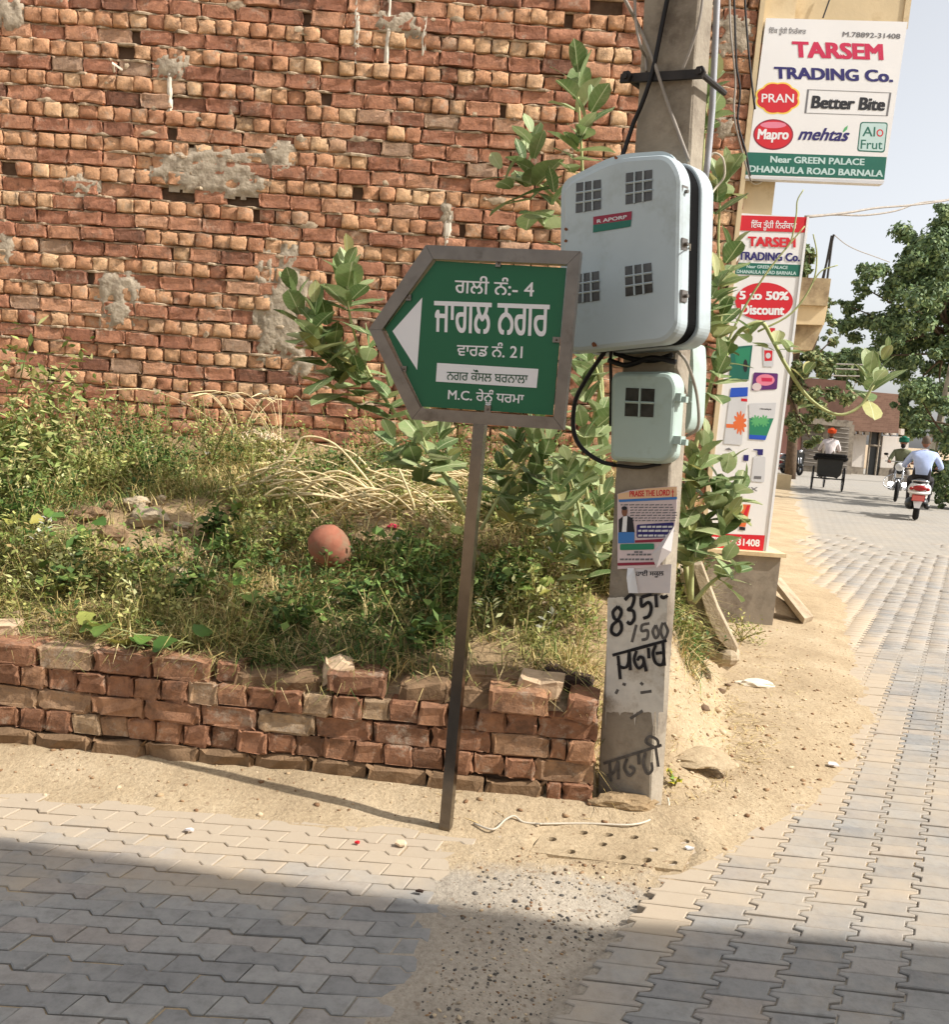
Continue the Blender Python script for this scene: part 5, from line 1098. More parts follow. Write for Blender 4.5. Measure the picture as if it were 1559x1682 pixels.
# plant to the street side of the pole
Yr = 4.6; b2 = on_lot(1135, 985)
milkweed(b2, 'leafy milkweed plant with a green pod growing between the pole and the tall advertising board',
    [(A(Yr, (1135, 985), (1120, 860), (1150, 700), (1175, 600), (1185, 500), (1180, 400), (1185, 300)), .015, .005, ros(Yr, [(1180, 320, 5, .15, 0, 1), (1190, 290, 3, .14, .2, .7), (1190, 440, 5, .15, .2, 1.1), (1175, 480, 4, .14, -.1, 1.1), (1185, 460, 3, .12, .2, 1.2), (1180, 545, 5, .15, .1, 1.1), (1190, 590, 4, .13, .2, 1.1), (1178, 620, 4, .14, .1, 1.2), (1168, 510, 4, .13, 0, 1)])),
     (A(Yr - .3, (1135, 985), (1135, 900), (1120, 820), (1105, 780), (1110, 745)), .014, .007, ros(Yr - .3, [(1150, 760, 6, .14, .1, 1), (1180, 800, 6, .15, .3, 1), (1145, 810, 6, .14, 0, 1.1), (1165, 845, 6, .15, .2, 1.1), (1135, 860, 6, .14, -.1, 1.1), (1190, 850, 5, .14, .4, 1.1), (1150, 895, 6, .14, .1, 1.1), (1180, 885, 6, .15, .3, 1.1), (1130, 905, 5, .13, -.2, 1.1), (1135, 780, 5, .13, -.1, .9), (1205, 815, 4, .14, .5, 1.)])),
     (A(Yr - .5, (1140, 990), (1165, 960), (1185, 945)), .012, .007, ros(Yr - .5, [(1190, 925, 5, .11, .2, .9), (1208, 945, 4, .11, .4, 1.1)])),
     (A(Yr, (1185, 590), (1215, 545), (1250, 530), (1270, 560), (1292, 602), (1330, 655), (1375, 681), (1412, 668), (1435, 632)), .011, .007, ros(Yr, [(1437, 632, 8, .14, .15, 1.05), (1428, 618, 4, .12, -.1, .6), (1302, 565, 1, .07, .3, 1), (1232, 545, 3, .09, -.1, 1), (1275, 560, 1, .08, .1, 1), (1325, 610, 1, .07, .2, .7), (1335, 655, 0, .06, -.2, 1.4)])),
     (A(Yr + .1, (1165, 640), (1210, 530), (1255, 455), (1290, 410), (1322, 372)), .007, .0035, []), (A(Yr + .1, (1290, 410), (1300, 395), (1308, 355), (1310, 330), (1320, 312)), .005, .003, []),
     (A(Yr + .1, (1245, 545), (1300, 515), (1335, 465), (1342, 420), (1336, 385)), .006, .003, []), (A(Yr + .1, (1335, 465), (1350, 445), (1376, 436)), .004, .003, []),
     (A(3.75, (1150, 360), (1155, 250), (1160, 180), (1163, 140)), .008, .004, ros(3.75, [(1163, 145, 3, .10, .2, .6), (1165, 190, 3, .10, .5, 1)]))],
    fruit=[at(1187, 588, Yr - .12)])
# ---- small plants, grasses and weeds that nobody could count
class Veg:
    def __init__(s): s.V = []; s.T = []; s.Q = []; s.C = []; s.n = 0
    def blade(s, p, d, L, wd_, col, bend=.4):
        d = np.array(d) / np.linalg.norm(d); side = np.cross(d, (0, 0, 1.0)); side = side / (np.linalg.norm(side) + 1e-6) * wd_; m_ = p + d * L * .55; tip = p + d * L + np.array([d[0] * bend * L, d[1] * bend * L, -bend * L * .5])
        s.V += [p - side, p + side, m_ - side * .8, m_ + side * .8, tip]; n = s.n; s.Q.append((n, n + 1, n + 3, n + 2)); s.T.append((n + 2, n + 3, n + 4)); s.C += [col] * 5; s.n += 5
    def leaf(s, p, d, nrm, L, W, col):
        d = d / np.linalg.norm(d); y = np.cross(nrm, d); y = y / (np.linalg.norm(y) + 1e-6) * W * .5; u = np.cross(d, y); u = u / (np.linalg.norm(u) + 1e-6) * W * .15; n = s.n
        s.V += [p, p + d * L * .45 + y + u, p + d * L, p + d * L * .45 - y + u, p + d * L * .5]; s.T += [(n, n + 4, n + 1), (n + 1, n + 4, n + 2), (n + 2, n + 4, n + 3), (n + 3, n + 4, n)]; s.C += [col] * 5; s.n += 5
    def stem(s, pts, r, col):
        for a, b in zip(pts[:-1], pts[1:]):
            d = b - a; y = np.cross(d, (0.3, 1, .2)); y = y / (np.linalg.norm(y) + 1e-6) * r; z_ = np.cross(d, y); z_ = z_ / (np.linalg.norm(z_) + 1e-6) * r; n = s.n
            s.V += [a + y, a - y * .5 + z_ * .87, a - y * .5 - z_ * .87, b + y, b - y * .5 + z_ * .87, b - y * .5 - z_ * .87]; s.Q += [(n, n + 1, n + 4, n + 3), (n + 1, n + 2, n + 5, n + 4), (n + 2, n, n + 3, n + 5)]; s.C += [col] * 6; s.n += 6
    def out(s, name, mat, label=None, parent=None, org=(0, 0, 0)):
        fs = ([np.array(s.Q)] if s.Q else []) + ([np.array(s.T)] if s.T else [])
        return bulk(name, np.array(s.V), fs, mat, None, np.array(s.C), parent, org)
G1 = [S(110, 120, 60), S(134, 138, 76), S(158, 154, 90), S(178, 168, 106), S(98, 108, 54)]; DRY = [S(190, 170, 116), S(176, 154, 100), S(204, 186, 136), S(160, 138, 90)]
G0 = [S(72, 96, 44), S(88, 110, 52), S(60, 82, 40), S(104, 122, 60)]
def inheap(X, Y): return ((X + .45) / .62) ** 2 + ((Y - 5.05) / .42) ** 2 < 1 and random.random() < .85
def bare(X, Y): return fbm(X * 1.25 + 3, Y * 1.25, 61) > .2 or (((X + 1.75) / .6) ** 2 + ((Y - 4.8) / .4) ** 2 < 1)
def pick(lst): c = np.array(random.choice(lst)[:3]); return c * random.uniform(.85, 1.5)
def rv(): return np.array([random.gauss(0, 1), random.gauss(0, 1), 0])
def inlot(X, Y): return not (X > .56 and Y < 4.4) and Y > yw(min(X, .5)) + .16 and Y < 6.95 and X < .70 + (Y - 3.5) * .22 + .25
vg = Veg(); n = 0
while n < 11000:
    X = random.uniform(-3.6, 1.9); Y = random.triangular(3.4, 6.95, 3.5)
    if not inlot(X, Y): continue
    dens = .5 + .9 * fbm(X * 1.3, Y * 1.3, 21)
    if abs(X + 1.75) < .45 and abs(Y - 4.75) < .35: dens -= .6
    if random.random() > dens + .25: continue
    z = surf(X, Y); dry = fbm(X * 1.7, Y * 1.7, 5) > .02 + .35 * (Y < 4.2) * 0
    pn_ = fbm(X * 1.1, Y * 1.1, 44); pal = DRY if random.random() < (.7 if dry else .3) else (G0 if pn_ > .08 else G1)
    if inheap(X, Y): continue
    if bare(X, Y) and random.random() < .55: continue
    for k in range(random.randint(3, 7)):
        p = np.array([X + random.gauss(0, .02), Y + random.gauss(0, .02), z - .005]); d = rv() * random.uniform(.5, 2.2) + np.array([0, 0, 1.0]); vg.blade(p, d, random.uniform(.05, .2) * (1.25 if Y > 5 else 1), random.uniform(.0014, .0034), pick(pal), random.uniform(.1, 1.1))
    n += 1
for k in range(600):      # tufts that spill over the top of the low wall
    X = random.uniform(-3.2, .55); Y = yw(X) + random.uniform(.04, .2); z = surf(X, yw(X) + .2) + random.uniform(-.05, .01)
    if fbm(X * 2.5, 4.4) < -.18: continue
    pal = DRY if random.random() < .4 else G1
    for q in range(3): vg.blade(np.array([X + random.gauss(0, .015), Y, z]), rv() * 1.2 + np.array([0, -.5, random.uniform(.1, .8)]), random.uniform(.04, .10), random.uniform(.001, .002), pick(pal) * .85, random.uniform(.3, 1.2))
tag(vg.out('grass', M['veg']), 'short green and dry grass covering the lot behind the low wall', None, None, 'stuff')
vg = Veg(); n = 0
while n < 4000:       # small-leaved herbs
    X = random.uniform(-3.6, 1.7); Y = random.triangular(3.45, 6.9, 5.0)
    if not inlot(X, Y): continue
    if abs(X + 1.75) < .45 and abs(Y - 4.75) < .35: continue
    if random.random() > .5 + 1.3 * fbm(X * 1.6, Y * 1.6, 33): continue
    if inheap(X, Y) or (bare(X, Y) and random.random() < .6): continue
    z = surf(X, Y); H = random.uniform(.07, .2) * (1 + .6 * sstep(5.2, 6.6, Y)); lean_ = rv() * .3; base_ = np.array([X, Y, z]); pn_ = fbm(X * 1.1, Y * 1.1, 44); pal = (G0 if pn_ > .0 else G1) if random.random() < .96 else DRY; c0_ = np.minimum(pick(pal), .42); H *= 1.25 if pn_ > .05 else 1
    pts = [base_ + lean_ * H * t_ + np.array([0, 0, H * t_]) for t_ in (0, .5, 1)]; vg.stem(pts, .0018, pick(DRY if random.random() < .4 else G1))
    for k in range(random.randint(9, 18)):
        t_ = random.uniform(.2, 1.02); p = base_ + lean_ * H * t_ + np.array([0, 0, H * t_]); d = rv() + np.array([0, 0, .5]); vg.leaf(p + d * .012, d, np.array([random.gauss(0, .4), random.gauss(0, .4), 1]), random.uniform(.016, .045), random.uniform(.009, .022), c0_ * random.uniform(.8, 1.25))
    n += 1
tag(vg.out('low_weeds', M['veg']), 'small-leaved green weeds spread over the lot up to the brick wall', None, None, 'stuff')
vg = Veg(); n = 0
while n < 2200:       # sparse straw and litter grass on the verge in front
    X = random.choice([random.uniform(-.1, 2.2), random.uniform(.8, 1.5)]); Y = random.triangular(2.95, 7, 4)
    if X < .55 and Y > yw(X) - .03: continue
    if X > xb(Y) - .35: continue
    vg.blade(np.array([X, Y, surf(X, Y) + .003]), rv() + np.array([0, 0, .12]), random.uniform(.02, .08), .0016, pick(DRY + [S(120, 98, 70), S(140, 120, 80)]), .1); n += 1
tag(vg.out('straw_litter', M['veg']), 'dry straw scraps scattered over the dirt verge', None, None, 'stuff')
def bush(name, px, py, Y, H, R_, n, pal, L, W, label, cat='bush', droop=-.3, stems=7):
    b = at(px, py, Y); b[2] = surf(b[0], Y); root = thing(name, b, label, cat, None); vg = Veg(); st_ = Veg()
    for k in range(stems):
        a = random.random() * 6.28; e = np.array([cos(a) * R_ * random.uniform(.3, 1), sin(a) * R_ * random.uniform(.3, 1), H * random.uniform(.6, 1)]); pts = [b + e * np.array([t_ ** 1.5, t_ ** 1.5, t_]) for t_ in np.linspace(0, 1, 5)]; st_.stem(pts, .004, pick([S(120, 112, 70), S(140, 130, 80)]))
        for j in range(n // stems):
            t_ = random.uniform(.25, 1.05); p = b + e * np.array([t_ ** 1.5, t_ ** 1.5, t_]) + rng.normal(0, R_ * .16, 3); d = rv() + np.array([0, 0, random.gauss(droop, .5)]); vg.leaf(p, d, np.array([random.gauss(0, .5), random.gauss(0, .5), 1]), L * random.uniform(.6, 1.2), W * random.uniform(.7, 1.2), pick(pal))
    o = vg.out('foliage', M['veg'], None, root, b); o['kind'] = 'stuff'; o2 = st_.out('stems', M['veg'], None, root, b); o2['kind'] = 'stuff'
BG = [S(112, 126, 66), S(136, 146, 84), S(96, 112, 58), S(160, 160, 104), S(150, 142, 90)]
bush('leafy_bush', 10, 760, 5.6, .85, .42, 560, BG, .085, .028, 'tall drooping-leaved bush against the brick wall beside a pale-leaved shoot')
bush('leafy_bush', 95, 770, 5.3, .62, .34, 480, BG, .08, .026, 'medium drooping-leaved bush next to the tallest bush in the lot')
bush('leafy_bush', 20, 820, 4.9, .40, .34, 360, BG, .075, .026, 'low drooping-leaved bush in front of the two taller bushes')
bush('weed_clump', 345, 790, 5.9, .50, .22, 420, G1, .03, .012, 'feathery upright weed clump in the middle of the lot near the wall', 'weed', .2)
bush('weed_clump', 270, 790, 6.2, .40, .3, 420, G1, .03, .012, 'broad yellowish weed clump at the foot of the brick wall', 'weed', .2)
bush('weed_clump', 400, 800, 5.0, .30, .25, 360, G1, .028, .012, 'thin weed clump just behind the dry stalk heap', 'weed', .2)
bush('weed_clump', 620, 700, 6.5, .34, .25, 300, G1, .04, .016, 'dark green weed clump under the street sign at the wall', 'weed', .1)
bush('weed_clump', 150, 700, 6.4, .45, .25, 360, BG, .05, .018, 'olive weed clump beside the drooping bushes at the wall', 'weed', .0)
bush('weed_clump', 455, 870, 4.5, .24, .14, 160, G1, .03, .014, 'dark thin-stemmed weed standing beside the clay pot', 'weed', .2, 3)
bush('pale_shoot', 18, 640, 5.7, .35, .12, 40, [S(186, 190, 96), S(170, 180, 84)], .10, .055, 'yellow-green broad-leaved shoot at the edge of the brick wall', 'plant', .5, 3)
bush('weed_clump', 1225, 1005, 6.3, .16, .25, 260, G1, .035, .012, 'low grassy weed clump at the foot of the shop plinth', 'weed', .3)
bush('weed_clump', 1108, 1300, 3.5, .07, .04, 26, [S(110, 140, 60), S(190, 180, 60)], .03, .016, 'tiny green weed growing at the foot of the utility pole', 'weed', .3, 3)
for x, y, Y, h, r_, n_, lab in ((300, 960, 4.0, .16, .16, 90, 'broad-leaved dark green weed in front of the rubble mound'), (470, 1000, 3.85, .14, .2, 110, 'spreading broad-leaved weed below the clay pot'), (590, 960, 4.1, .18, .18, 110, 'dark broad-leaved weed between the clay pot and the sign post'), (820, 930, 4.3, .2, .2, 110, 'broad-leaved weed behind the sign post near the milkweed'), (120, 980, 4.0, .16, .2, 90, 'broad-leaved weed near the free end of the retaining wall'), (700, 1030, 3.75, .14, .16, 90, 'low dark weed beside the sign post on the retaining wall'), (340, 880, 4.6, .2, .2, 120, 'dense dark weed between the rubble mound and the clay pot'), (200, 960, 4.2, .12, .16, 70, 'small weed under the rubble mound')):
    bush('broadleaf_weed', x, y, Y, h, r_, n_, G0, .06, .04, lab, 'weed', .1, 5)
# dry seed grasses by the wall
for x, y, lab in ((460, 690, 'dry arching seed grass in front of the cement-patched brick'), (395, 690, 'dry seed grass leaning beside the white rag heap')):
    b = on_lot(x, y + 60); root = thing('seed_grass', b, lab, 'grass'); m = MB()
    for k in range(9):
        d = rv() * .16; P = smooth_path([b, b + d * .5 + (0, 0, .25), b + d * 1.4 + (0, 0, .42), b + d * 2.3 + (0, 0, .40)], 4); m.tube(P, list(np.linspace(.003, .0015, len(P) - 4)) + [.004, .005, .004, .002], 4)
    part('stalks', m, M['drystalk'], root)
# broad vine leaves
def vine(label, spots, size):
    root = thing('vine', on_lot(*spots[0]), label, 'vine'); m = MB(); pts = []
    for x, y in spots:
        p = on_lot(x, y); p = p + np.array([0, -.02, .06 + random.random() * .05]); pts.append(p - np.array([0, 0, .05]))
        a = random.random() * 6.28; put_leaf(root, VL, p, (cos(a), sin(a) - .5, random.uniform(-.5, .1)), (random.gauss(0, .3), -.45, 1), size * random.uniform(.75, 1.2))
    for a, b in zip(pts[:-1], pts[1:]):
        if np.linalg.norm(np.array(a) - b) < .8: m.tube(smooth_path([a, (a + b) / 2 + (0, 0, .02), b], 3), .003, 4)
    if m.v: part('runner', m, M['calostem'], root)
vine('broad-leaved vine trailing over the top of the retaining wall', [(165, 1050), (155, 1070), (225, 1095), (240, 1105), (200, 1085), (150, 1042), (285, 1085), (320, 1080), (180, 1065)], .085)
vine('broad-leaved vine spreading over the rubble mound', [(40, 870), (75, 885), (110, 880), (55, 900), (20, 885), (90, 905), (130, 895), (150, 910), (35, 860), (60, 850), (10, 850), (115, 910), (160, 890), (20, 905), (75, 865), (45, 915)], .085)
vine('vine with ragged green leaves in front of the clay pot', [(365, 920), (350, 970), (385, 990), (400, 975), (370, 1000), (420, 985), (405, 955), (345, 880), (390, 900), (375, 945), (410, 1010)], .08)
vine('big-leaved vine winding past the sign post', [(660, 930), (690, 945), (715, 960), (730, 985), (665, 915), (700, 920), (740, 900), (610, 905), (640, 925), (680, 970), (725, 930), (650, 945), (705, 985)], .095)
vine('yellow-green vine leaves in the grass near the utility pole', [(840, 975), (870, 985), (895, 1000), (860, 1005), (905, 985), (885, 970), (745, 990)], .08)
# heap of dry stalks
k = 0
for i in range(95):
    x0, y0 = random.uniform(460, 760), random.uniform(785, 855); p = on_lot(x0, y0, 3.6); L = random.uniform(.4, 1.1); a = random.gauss(-.12, .22); d = np.array([cos(a), sin(a) * .8 , 0]); up = .05 + .16 * random.random() * (1 if i > 20 else .5)
    q = p + d * L * .5; p0 = p - d * L * .5; z0, z1 = surf(p0[0], p0[1]), surf(q[0], q[1]); mid = (p0 + q) / 2
    P = smooth_path([(p0[0], p0[1], z0 + .02), (mid[0] + random.gauss(0, .03), mid[1] + random.gauss(0, .03), max(z0, z1, surf(mid[0], mid[1])) + up), (q[0], q[1], z1 + .02)], 5)
    single('dry_stalk', MB().tube(P, list(np.linspace(.0095, .004, len(P)) * random.uniform(.5, 1.3)), 5), M['drystalk'], 'bleached dry plant stalk lying in the heap behind the clay pot', 'stalk', 'dry stalks heaped in the lot', True)
for pts, lab in (([(435, 800), (480, 745), (500, 718), (550, 730), (605, 790), (640, 840)], 'long dry stalk arching high over the dry stalk heap'), ([(520, 730), (580, 745), (620, 790), (632, 820)], 'dry stalk bent in a short arch over the heap'), ([(600, 770), (680, 800), (735, 840)], 'dry stalk slanting down towards the sign post'), ([(215, 795), (300, 792), (400, 796), (462, 798)], 'green straight stalk lying across the weeds'), ([(655, 770), (680, 830), (684, 870)], 'thin dry stalk hanging down from the heap'), ([(545, 790), (570, 765), (610, 755)], 'small dry stalk curling up out of the heap')):
    c = on_lot(*pts[-1]); Yq = c[1]; single('dry_stalk', MB().tube(smooth_path([at(x, y, Yq + .1) for x, y in pts], 5), .0075, 6), M['drystalk'] if 'green' not in lab else M['calostem'], lab, 'stalk', None, True)

# ================================================================== THINGS IN THE LOT
c = at(541, 898, 4.35); mb = MB(); R = Matrix.Rotation(.5, 3, 'X') @ Matrix.Rotation(-.4, 3, 'Y'); prof = [(.0, .105), (.045, .1), (.078, .075), (.095, .035), (.10, 0), (.094, -.04), (.075, -.075), (.05, -.092), (.045, -.115), (.058, -.125), (.05, -.118), (.038, -.09)]
vs = []; ns = 20
for r_, z_ in prof: vs += [c + np.array(R @ Vector((r_ * cos(2 * pi * k / ns), r_ * sin(2 * pi * k / ns), z_))) for k in range(ns)]
mb.add(vs, [(j * ns + k, j * ns + (k + 1) % ns, (j + 1) * ns + (k + 1) % ns, (j + 1) * ns + k) for j in range(len(prof) - 1) for k in range(ns)])
single('clay_pot', mb, M['terracotta'], 'round terracotta water pot lying upside down in the weeds', 'pot', smooth=True)
def rag(name, px, py, r, mat, label, seed, cat='litter', flat_=.5):
    p = on_lot(px, py); bm_ = bmesh.new(); bmesh.ops.create_icosphere(bm_, subdivisions=3, radius=1)
    for v in bm_.verts:
        f = 1 + .5 * mnoise.fractal(v.co * 1.6 + Vector((seed, 2, 0)), 1, 2, 4); v.co = Vector((v.co.x * r * f, v.co.y * r * f, max(-.2, v.co.z) * r * flat_ * f))
    me = bpy.data.meshes.new(name); bm_.to_mesh(me); bm_.free(); me.materials.append(mat); o = link(name, me, None, (p[0], p[1], p[2] + r * flat_ * .4)); return tag(o, label, cat)
M['rag'] = plain('rag', S(214, 190, 160), .9, .15, 20, .6, 30, bdist=.02); M['bag_white'] = plain('bag_white', S(226, 224, 222), .45, .08, 10, .5, 20, bdist=.02); M['bag_blue'] = plain('bag_blue', S(80, 150, 200), .4, .1, 10, .3, 30)
rag('rag_heap', 425, 738, .17, M['rag'], 'pinkish white rag heap at the foot of the brick wall', 1, 'rag', .55); rag('rag_heap', 450, 755, .11, M['rag'], 'small cream rag beside the bigger rag heap', 2, 'rag')
rag('plastic_bag', 348, 750, .05, M['bag_white'], 'white plastic bag among the weeds near the rag heap', 3); rag('plastic_bag', 655, 785, .07, M['bag_white'], 'crumpled pale plastic sheet under the milkweed by the dry stalks', 4)
rag('plastic_bag', 905, 910, .06, M['bag_white'], 'white plastic scrap in the grass below the milkweed', 5); rag('plastic_bag', 205, 925, .035, M['bag_white'], 'small clear plastic wrapper on the rubble mound', 6)
rag('plastic_bag', 940, 970, .045, M['burnt_brick'], 'black plastic scrap in the grass by the utility pole', 7); rag('flower_scrap', 655, 768, .045, M['orange'], 'orange paper scrap hanging in the milkweed above the stalks', 9, 'litter', .9)
rag('packet', 205, 905, .03, M['leafgreen'], 'green and orange snack packet on the rubble mound', 8); rag('packet', 645, 870, .03, M['crimson'], 'dark red packet in the weeds right of the clay pot', 10)
for i, (px, py, r) in enumerate(((245, 860, .13), (185, 885, .10), (225, 835, .09), (150, 850, .09), (300, 870, .06), (280, 915, .07), (770, 920, .09), (870, 965, .05))):
    p = on_lot(px, py); lump('rubble_stone', p[0], p[1], (r * .8, r * .65, r * .4), M['muddy'] if i % 2 else M['rubble'], ['biggest earth-crusted rubble lump on the mound', 'dark rubble lump at the lower side of the mound beside vine leaves', 'pale rubble lump on the back of the mound', 'rubble lump on the mound next to the drooping bush', 'small rubble lump between the mound and the clay pot', 'pale earthy lump under the mound among dry grass', 'broad rubble lump right behind the sign post', 'small pinkish rubble lump in the grass towards the utility pole'][i], 20 + i, 'rubble')
def scrap(px, py, r, mat, label, h=.012):
    p = ground(px, py, h); m = MB(); n = 7; a0 = random.random() * 6; m.prism([p + np.array([r * random.uniform(.6, 1.2) * cos(a0 + 2 * pi * k / n), r * .7 * random.uniform(.6, 1.2) * sin(a0 + 2 * pi * k / n), random.uniform(0, r * .35)]) for k in range(n)], (0, 0, -.006)); single('litter_scrap', m, mat, label, 'litter')
scrap(658, 1385, .028, M['rag'], 'dry cream leaf scrap on the lane edge near the sign post'); scrap(587, 1382, .010, M['red'], 'tiny red wrapper on the lane edge near the sign post')
scrap(312, 1362, .018, M['paper'], 'pale crumpled paper scrap on the lane paving'); scrap(1123, 1222, .03, M['bag_blue'], 'blue plastic scrap on the dirt slope beside the pole', .12); scrap(1150, 1210, .045, M['lime'], 'white flat shard on the dirt slope beside the blue scrap', .1)
scrap(1133, 1393, .02, M['bag_white'], 'white crumpled scrap at the corner of the street paving'); scrap(1368, 1256, .03, M['paper'], 'white scrap with a stone on the dusty roadside'); scrap(1315, 1222, .02, M['burnt_brick'], 'dark chip on the dusty roadside', .01); scrap(690, 1463, .014, M['burnt_brick'], 'dark dry leaf on the lane at the shadow edge')

# ================================================================== FAR STREET
def qprism(mb, pts, Y, d, mi=0): mb.prism([at(x, y, Y) for x, y in pts], d, mi)
Z6 = lambda x, y: (1200 + .23028 * x, 300 + .23028 * y)
b2 = thing('balcony_house', (3.6, 14.5, 0), 'weathered tan house with a jutting balcony beyond the advertising boards', 'building')
part('wall', MB().box((-4, 13.7, -.1), (4.28, 20.5, 3.7)), M['weathered'], b2)
m = MB(); qprism(m, [Z6(480, 676), Z6(718, 686), Z6(692, 880), Z6(465, 870)], 14, (0, 3.2, 0)); bal = part('balcony', m, M['weathered'], b2)
m = MB(); qprism(m, [Z6(462, 874), Z6(694, 882), Z6(668, 1016), Z6(440, 1010)], 14.06, (0, 3.1, 0)); part('balcony_slab', m, M['cream_plaster'], b2, bal)
m = MB(); qprism(m, [Z6(440, 1014), Z6(664, 1020), Z6(582, 1196), Z6(420, 1190)], 14.14, (0, 2.9, 0)); part('bracket', m, M['weathered'], b2, bal)
for (x0, y0, x1, y1) in ((737, 372, 655, 690), (728, 395, 690, 690), (722, 380, 662, 690)): part('rod', MB().tube([at(*Z6(x0, y0), 14.5), at(*Z6(x1, y1), 14.5)], .018, 5), M['iron'], b2)
YF = 43.0
fb = thing('far_shop', at(1345, 776, YF), 'two-shutter shop house with a brown upper storey at the far end of the street', 'building')
m = MB(); qprism(m, [(1255, 655), (1318, 660), (1314, 778), (1250, 772)], YF, (0, 5, 0)); part('pink_wall', m, M['pinkish'], fb)
m = MB(); qprism(m, [(1318, 620), (1390, 626), (1386, 692), (1314, 684)], YF - .4, (0, 5, 0)); part('upper_wall', m, M['brown_wall'], fb)
m = MB(); qprism(m, [(1386, 640), (1480, 648), (1476, 712), (1384, 706)], YF + .3, (0, 5, 0)); part('brick_wall', m, M['farbrick'], fb)
m = MB(); qprism(m, [(1310, 684), (1402, 692), (1398, 702), (1310, 694)], YF - 1.2, (0, 1.2, 0)); part('canopy', m, M['grey_plaster'], fb)
m = MB(); qprism(m, [(1314, 690), (1404, 698), (1398, 784), (1312, 778)], YF + .02, (0, 4, 0)); part('wall', m, M['grey_plaster'], fb)
for q in ([(1319, 691), (1353, 694), (1349, 768), (1316, 764)], [(1362, 687), (1396, 691), (1391, 780), (1356, 777)]):
    m = MB(); qprism(m, q, YF - .08, (0, .05, 0)); s_ = part('shutter', m, M['shutter'], fb)
    for k in range(1, 12):
        t_ = k / 12; a = at(q[0][0] + (q[3][0] - q[0][0]) * t_, q[0][1] + (q[3][1] - q[0][1]) * t_, YF - .1); b = at(q[1][0] + (q[2][0] - q[1][0]) * t_, q[1][1] + (q[2][1] - q[1][1]) * t_, YF - .1); part('slat', MB().tube([a, b], .025, 4), M['shutter'], fb, s_)
m = MB(); qprism(m, [(1353, 694), (1361, 695), (1357, 776), (1350, 775)], YF - .15, (0, .3, 0)); part('pillar', m, M['grey_plaster'], fb)
YG = 44.5
cw = thing('compound_wall', at(1450, 782, YG), 'white compound wall with notched top beside the far shop', 'wall')
m = MB(); qprism(m, [(1397, 712), (1424, 715), (1419, 768), (1393, 766)], YG, (0, .25, 0)); part('wall', m, M['white_wall'], cw)
m = MB(); qprism(m, [(1451, 716), (1494, 718), (1489, 770), (1446, 768)], YG, (0, .25, 0)); part('wall', m, M['white_wall'], cw)
m = MB(); qprism(m, [(1393, 766), (1419, 768), (1417, 790), (1390, 788)], YG - .05, (0, .3, 0)); qprism(m, [(1446, 768), (1489, 770), (1486, 800), (1440, 795)], YG - .05, (0, .3, 0)); part('footing', m, M['grey_plaster'], cw)
for x in (1400, 1411, 1422, 1454, 1467, 1480): 
    m = MB(); qprism(m, [(x, 704), (x + 6, 705), (x + 5.5, 715), (x - .5, 714)], YG, (0, .25, 0)); part('merlon', m, M['white_wall'], cw)
gt = thing('metal_gate', at(1433, 782, YG), 'black metal gate in the white compound wall', 'gate')
m = MB(); qprism(m, [(1430, 706), (1449, 708), (1443, 781), (1422, 780)], YG + .05, (0, .06, 0)); lf = part('leaf', m, M['blackmetal'], gt)
for (a, b) in (((1431, 707), (1423, 780)), ((1446, 708), (1437, 781)), ((1428, 731), (1446, 733)), ((1429, 706), (1450, 708))): part('bar', MB().tube([at(*a, YG - .02), at(*b, YG - .02)], .05, 5), M['grey_plaster'], gt, lf)
p = ground(1278, 803); single('kerb_block', MB().box((p[0] - .9, p[1], -.05), (p[0] + .35, p[1] + .8, .42)), M['cream_plaster'], 'low cream concrete block at the roadside beyond the pillar board', 'block')
# leaning pole at the far right with meter boxes
YP = 23.5; p0 = ground(1527, 838); lp = thing('utility_pole', (at(1531, 752, YP)[0], YP, 0), 'pale leaning utility pole by the roadside trees, small meter boxes on it', 'pole')
a = at(1531, 752, YP); b = at(1562, 610, YP); d = (b - a) / (b[2] - a[2]); part('shaft', MB().tube([a + d * (-.1 - a[2]), a, b, b + d * 3.5], .085, 8), M['concrete'], lp)
for y in (712, 733): part('box', MB().box(at(1530, y + 7, YP - .15), at(1538, y - 7, YP - .15) + np.array([0, .12, 0])), M['white_wall'], lp)
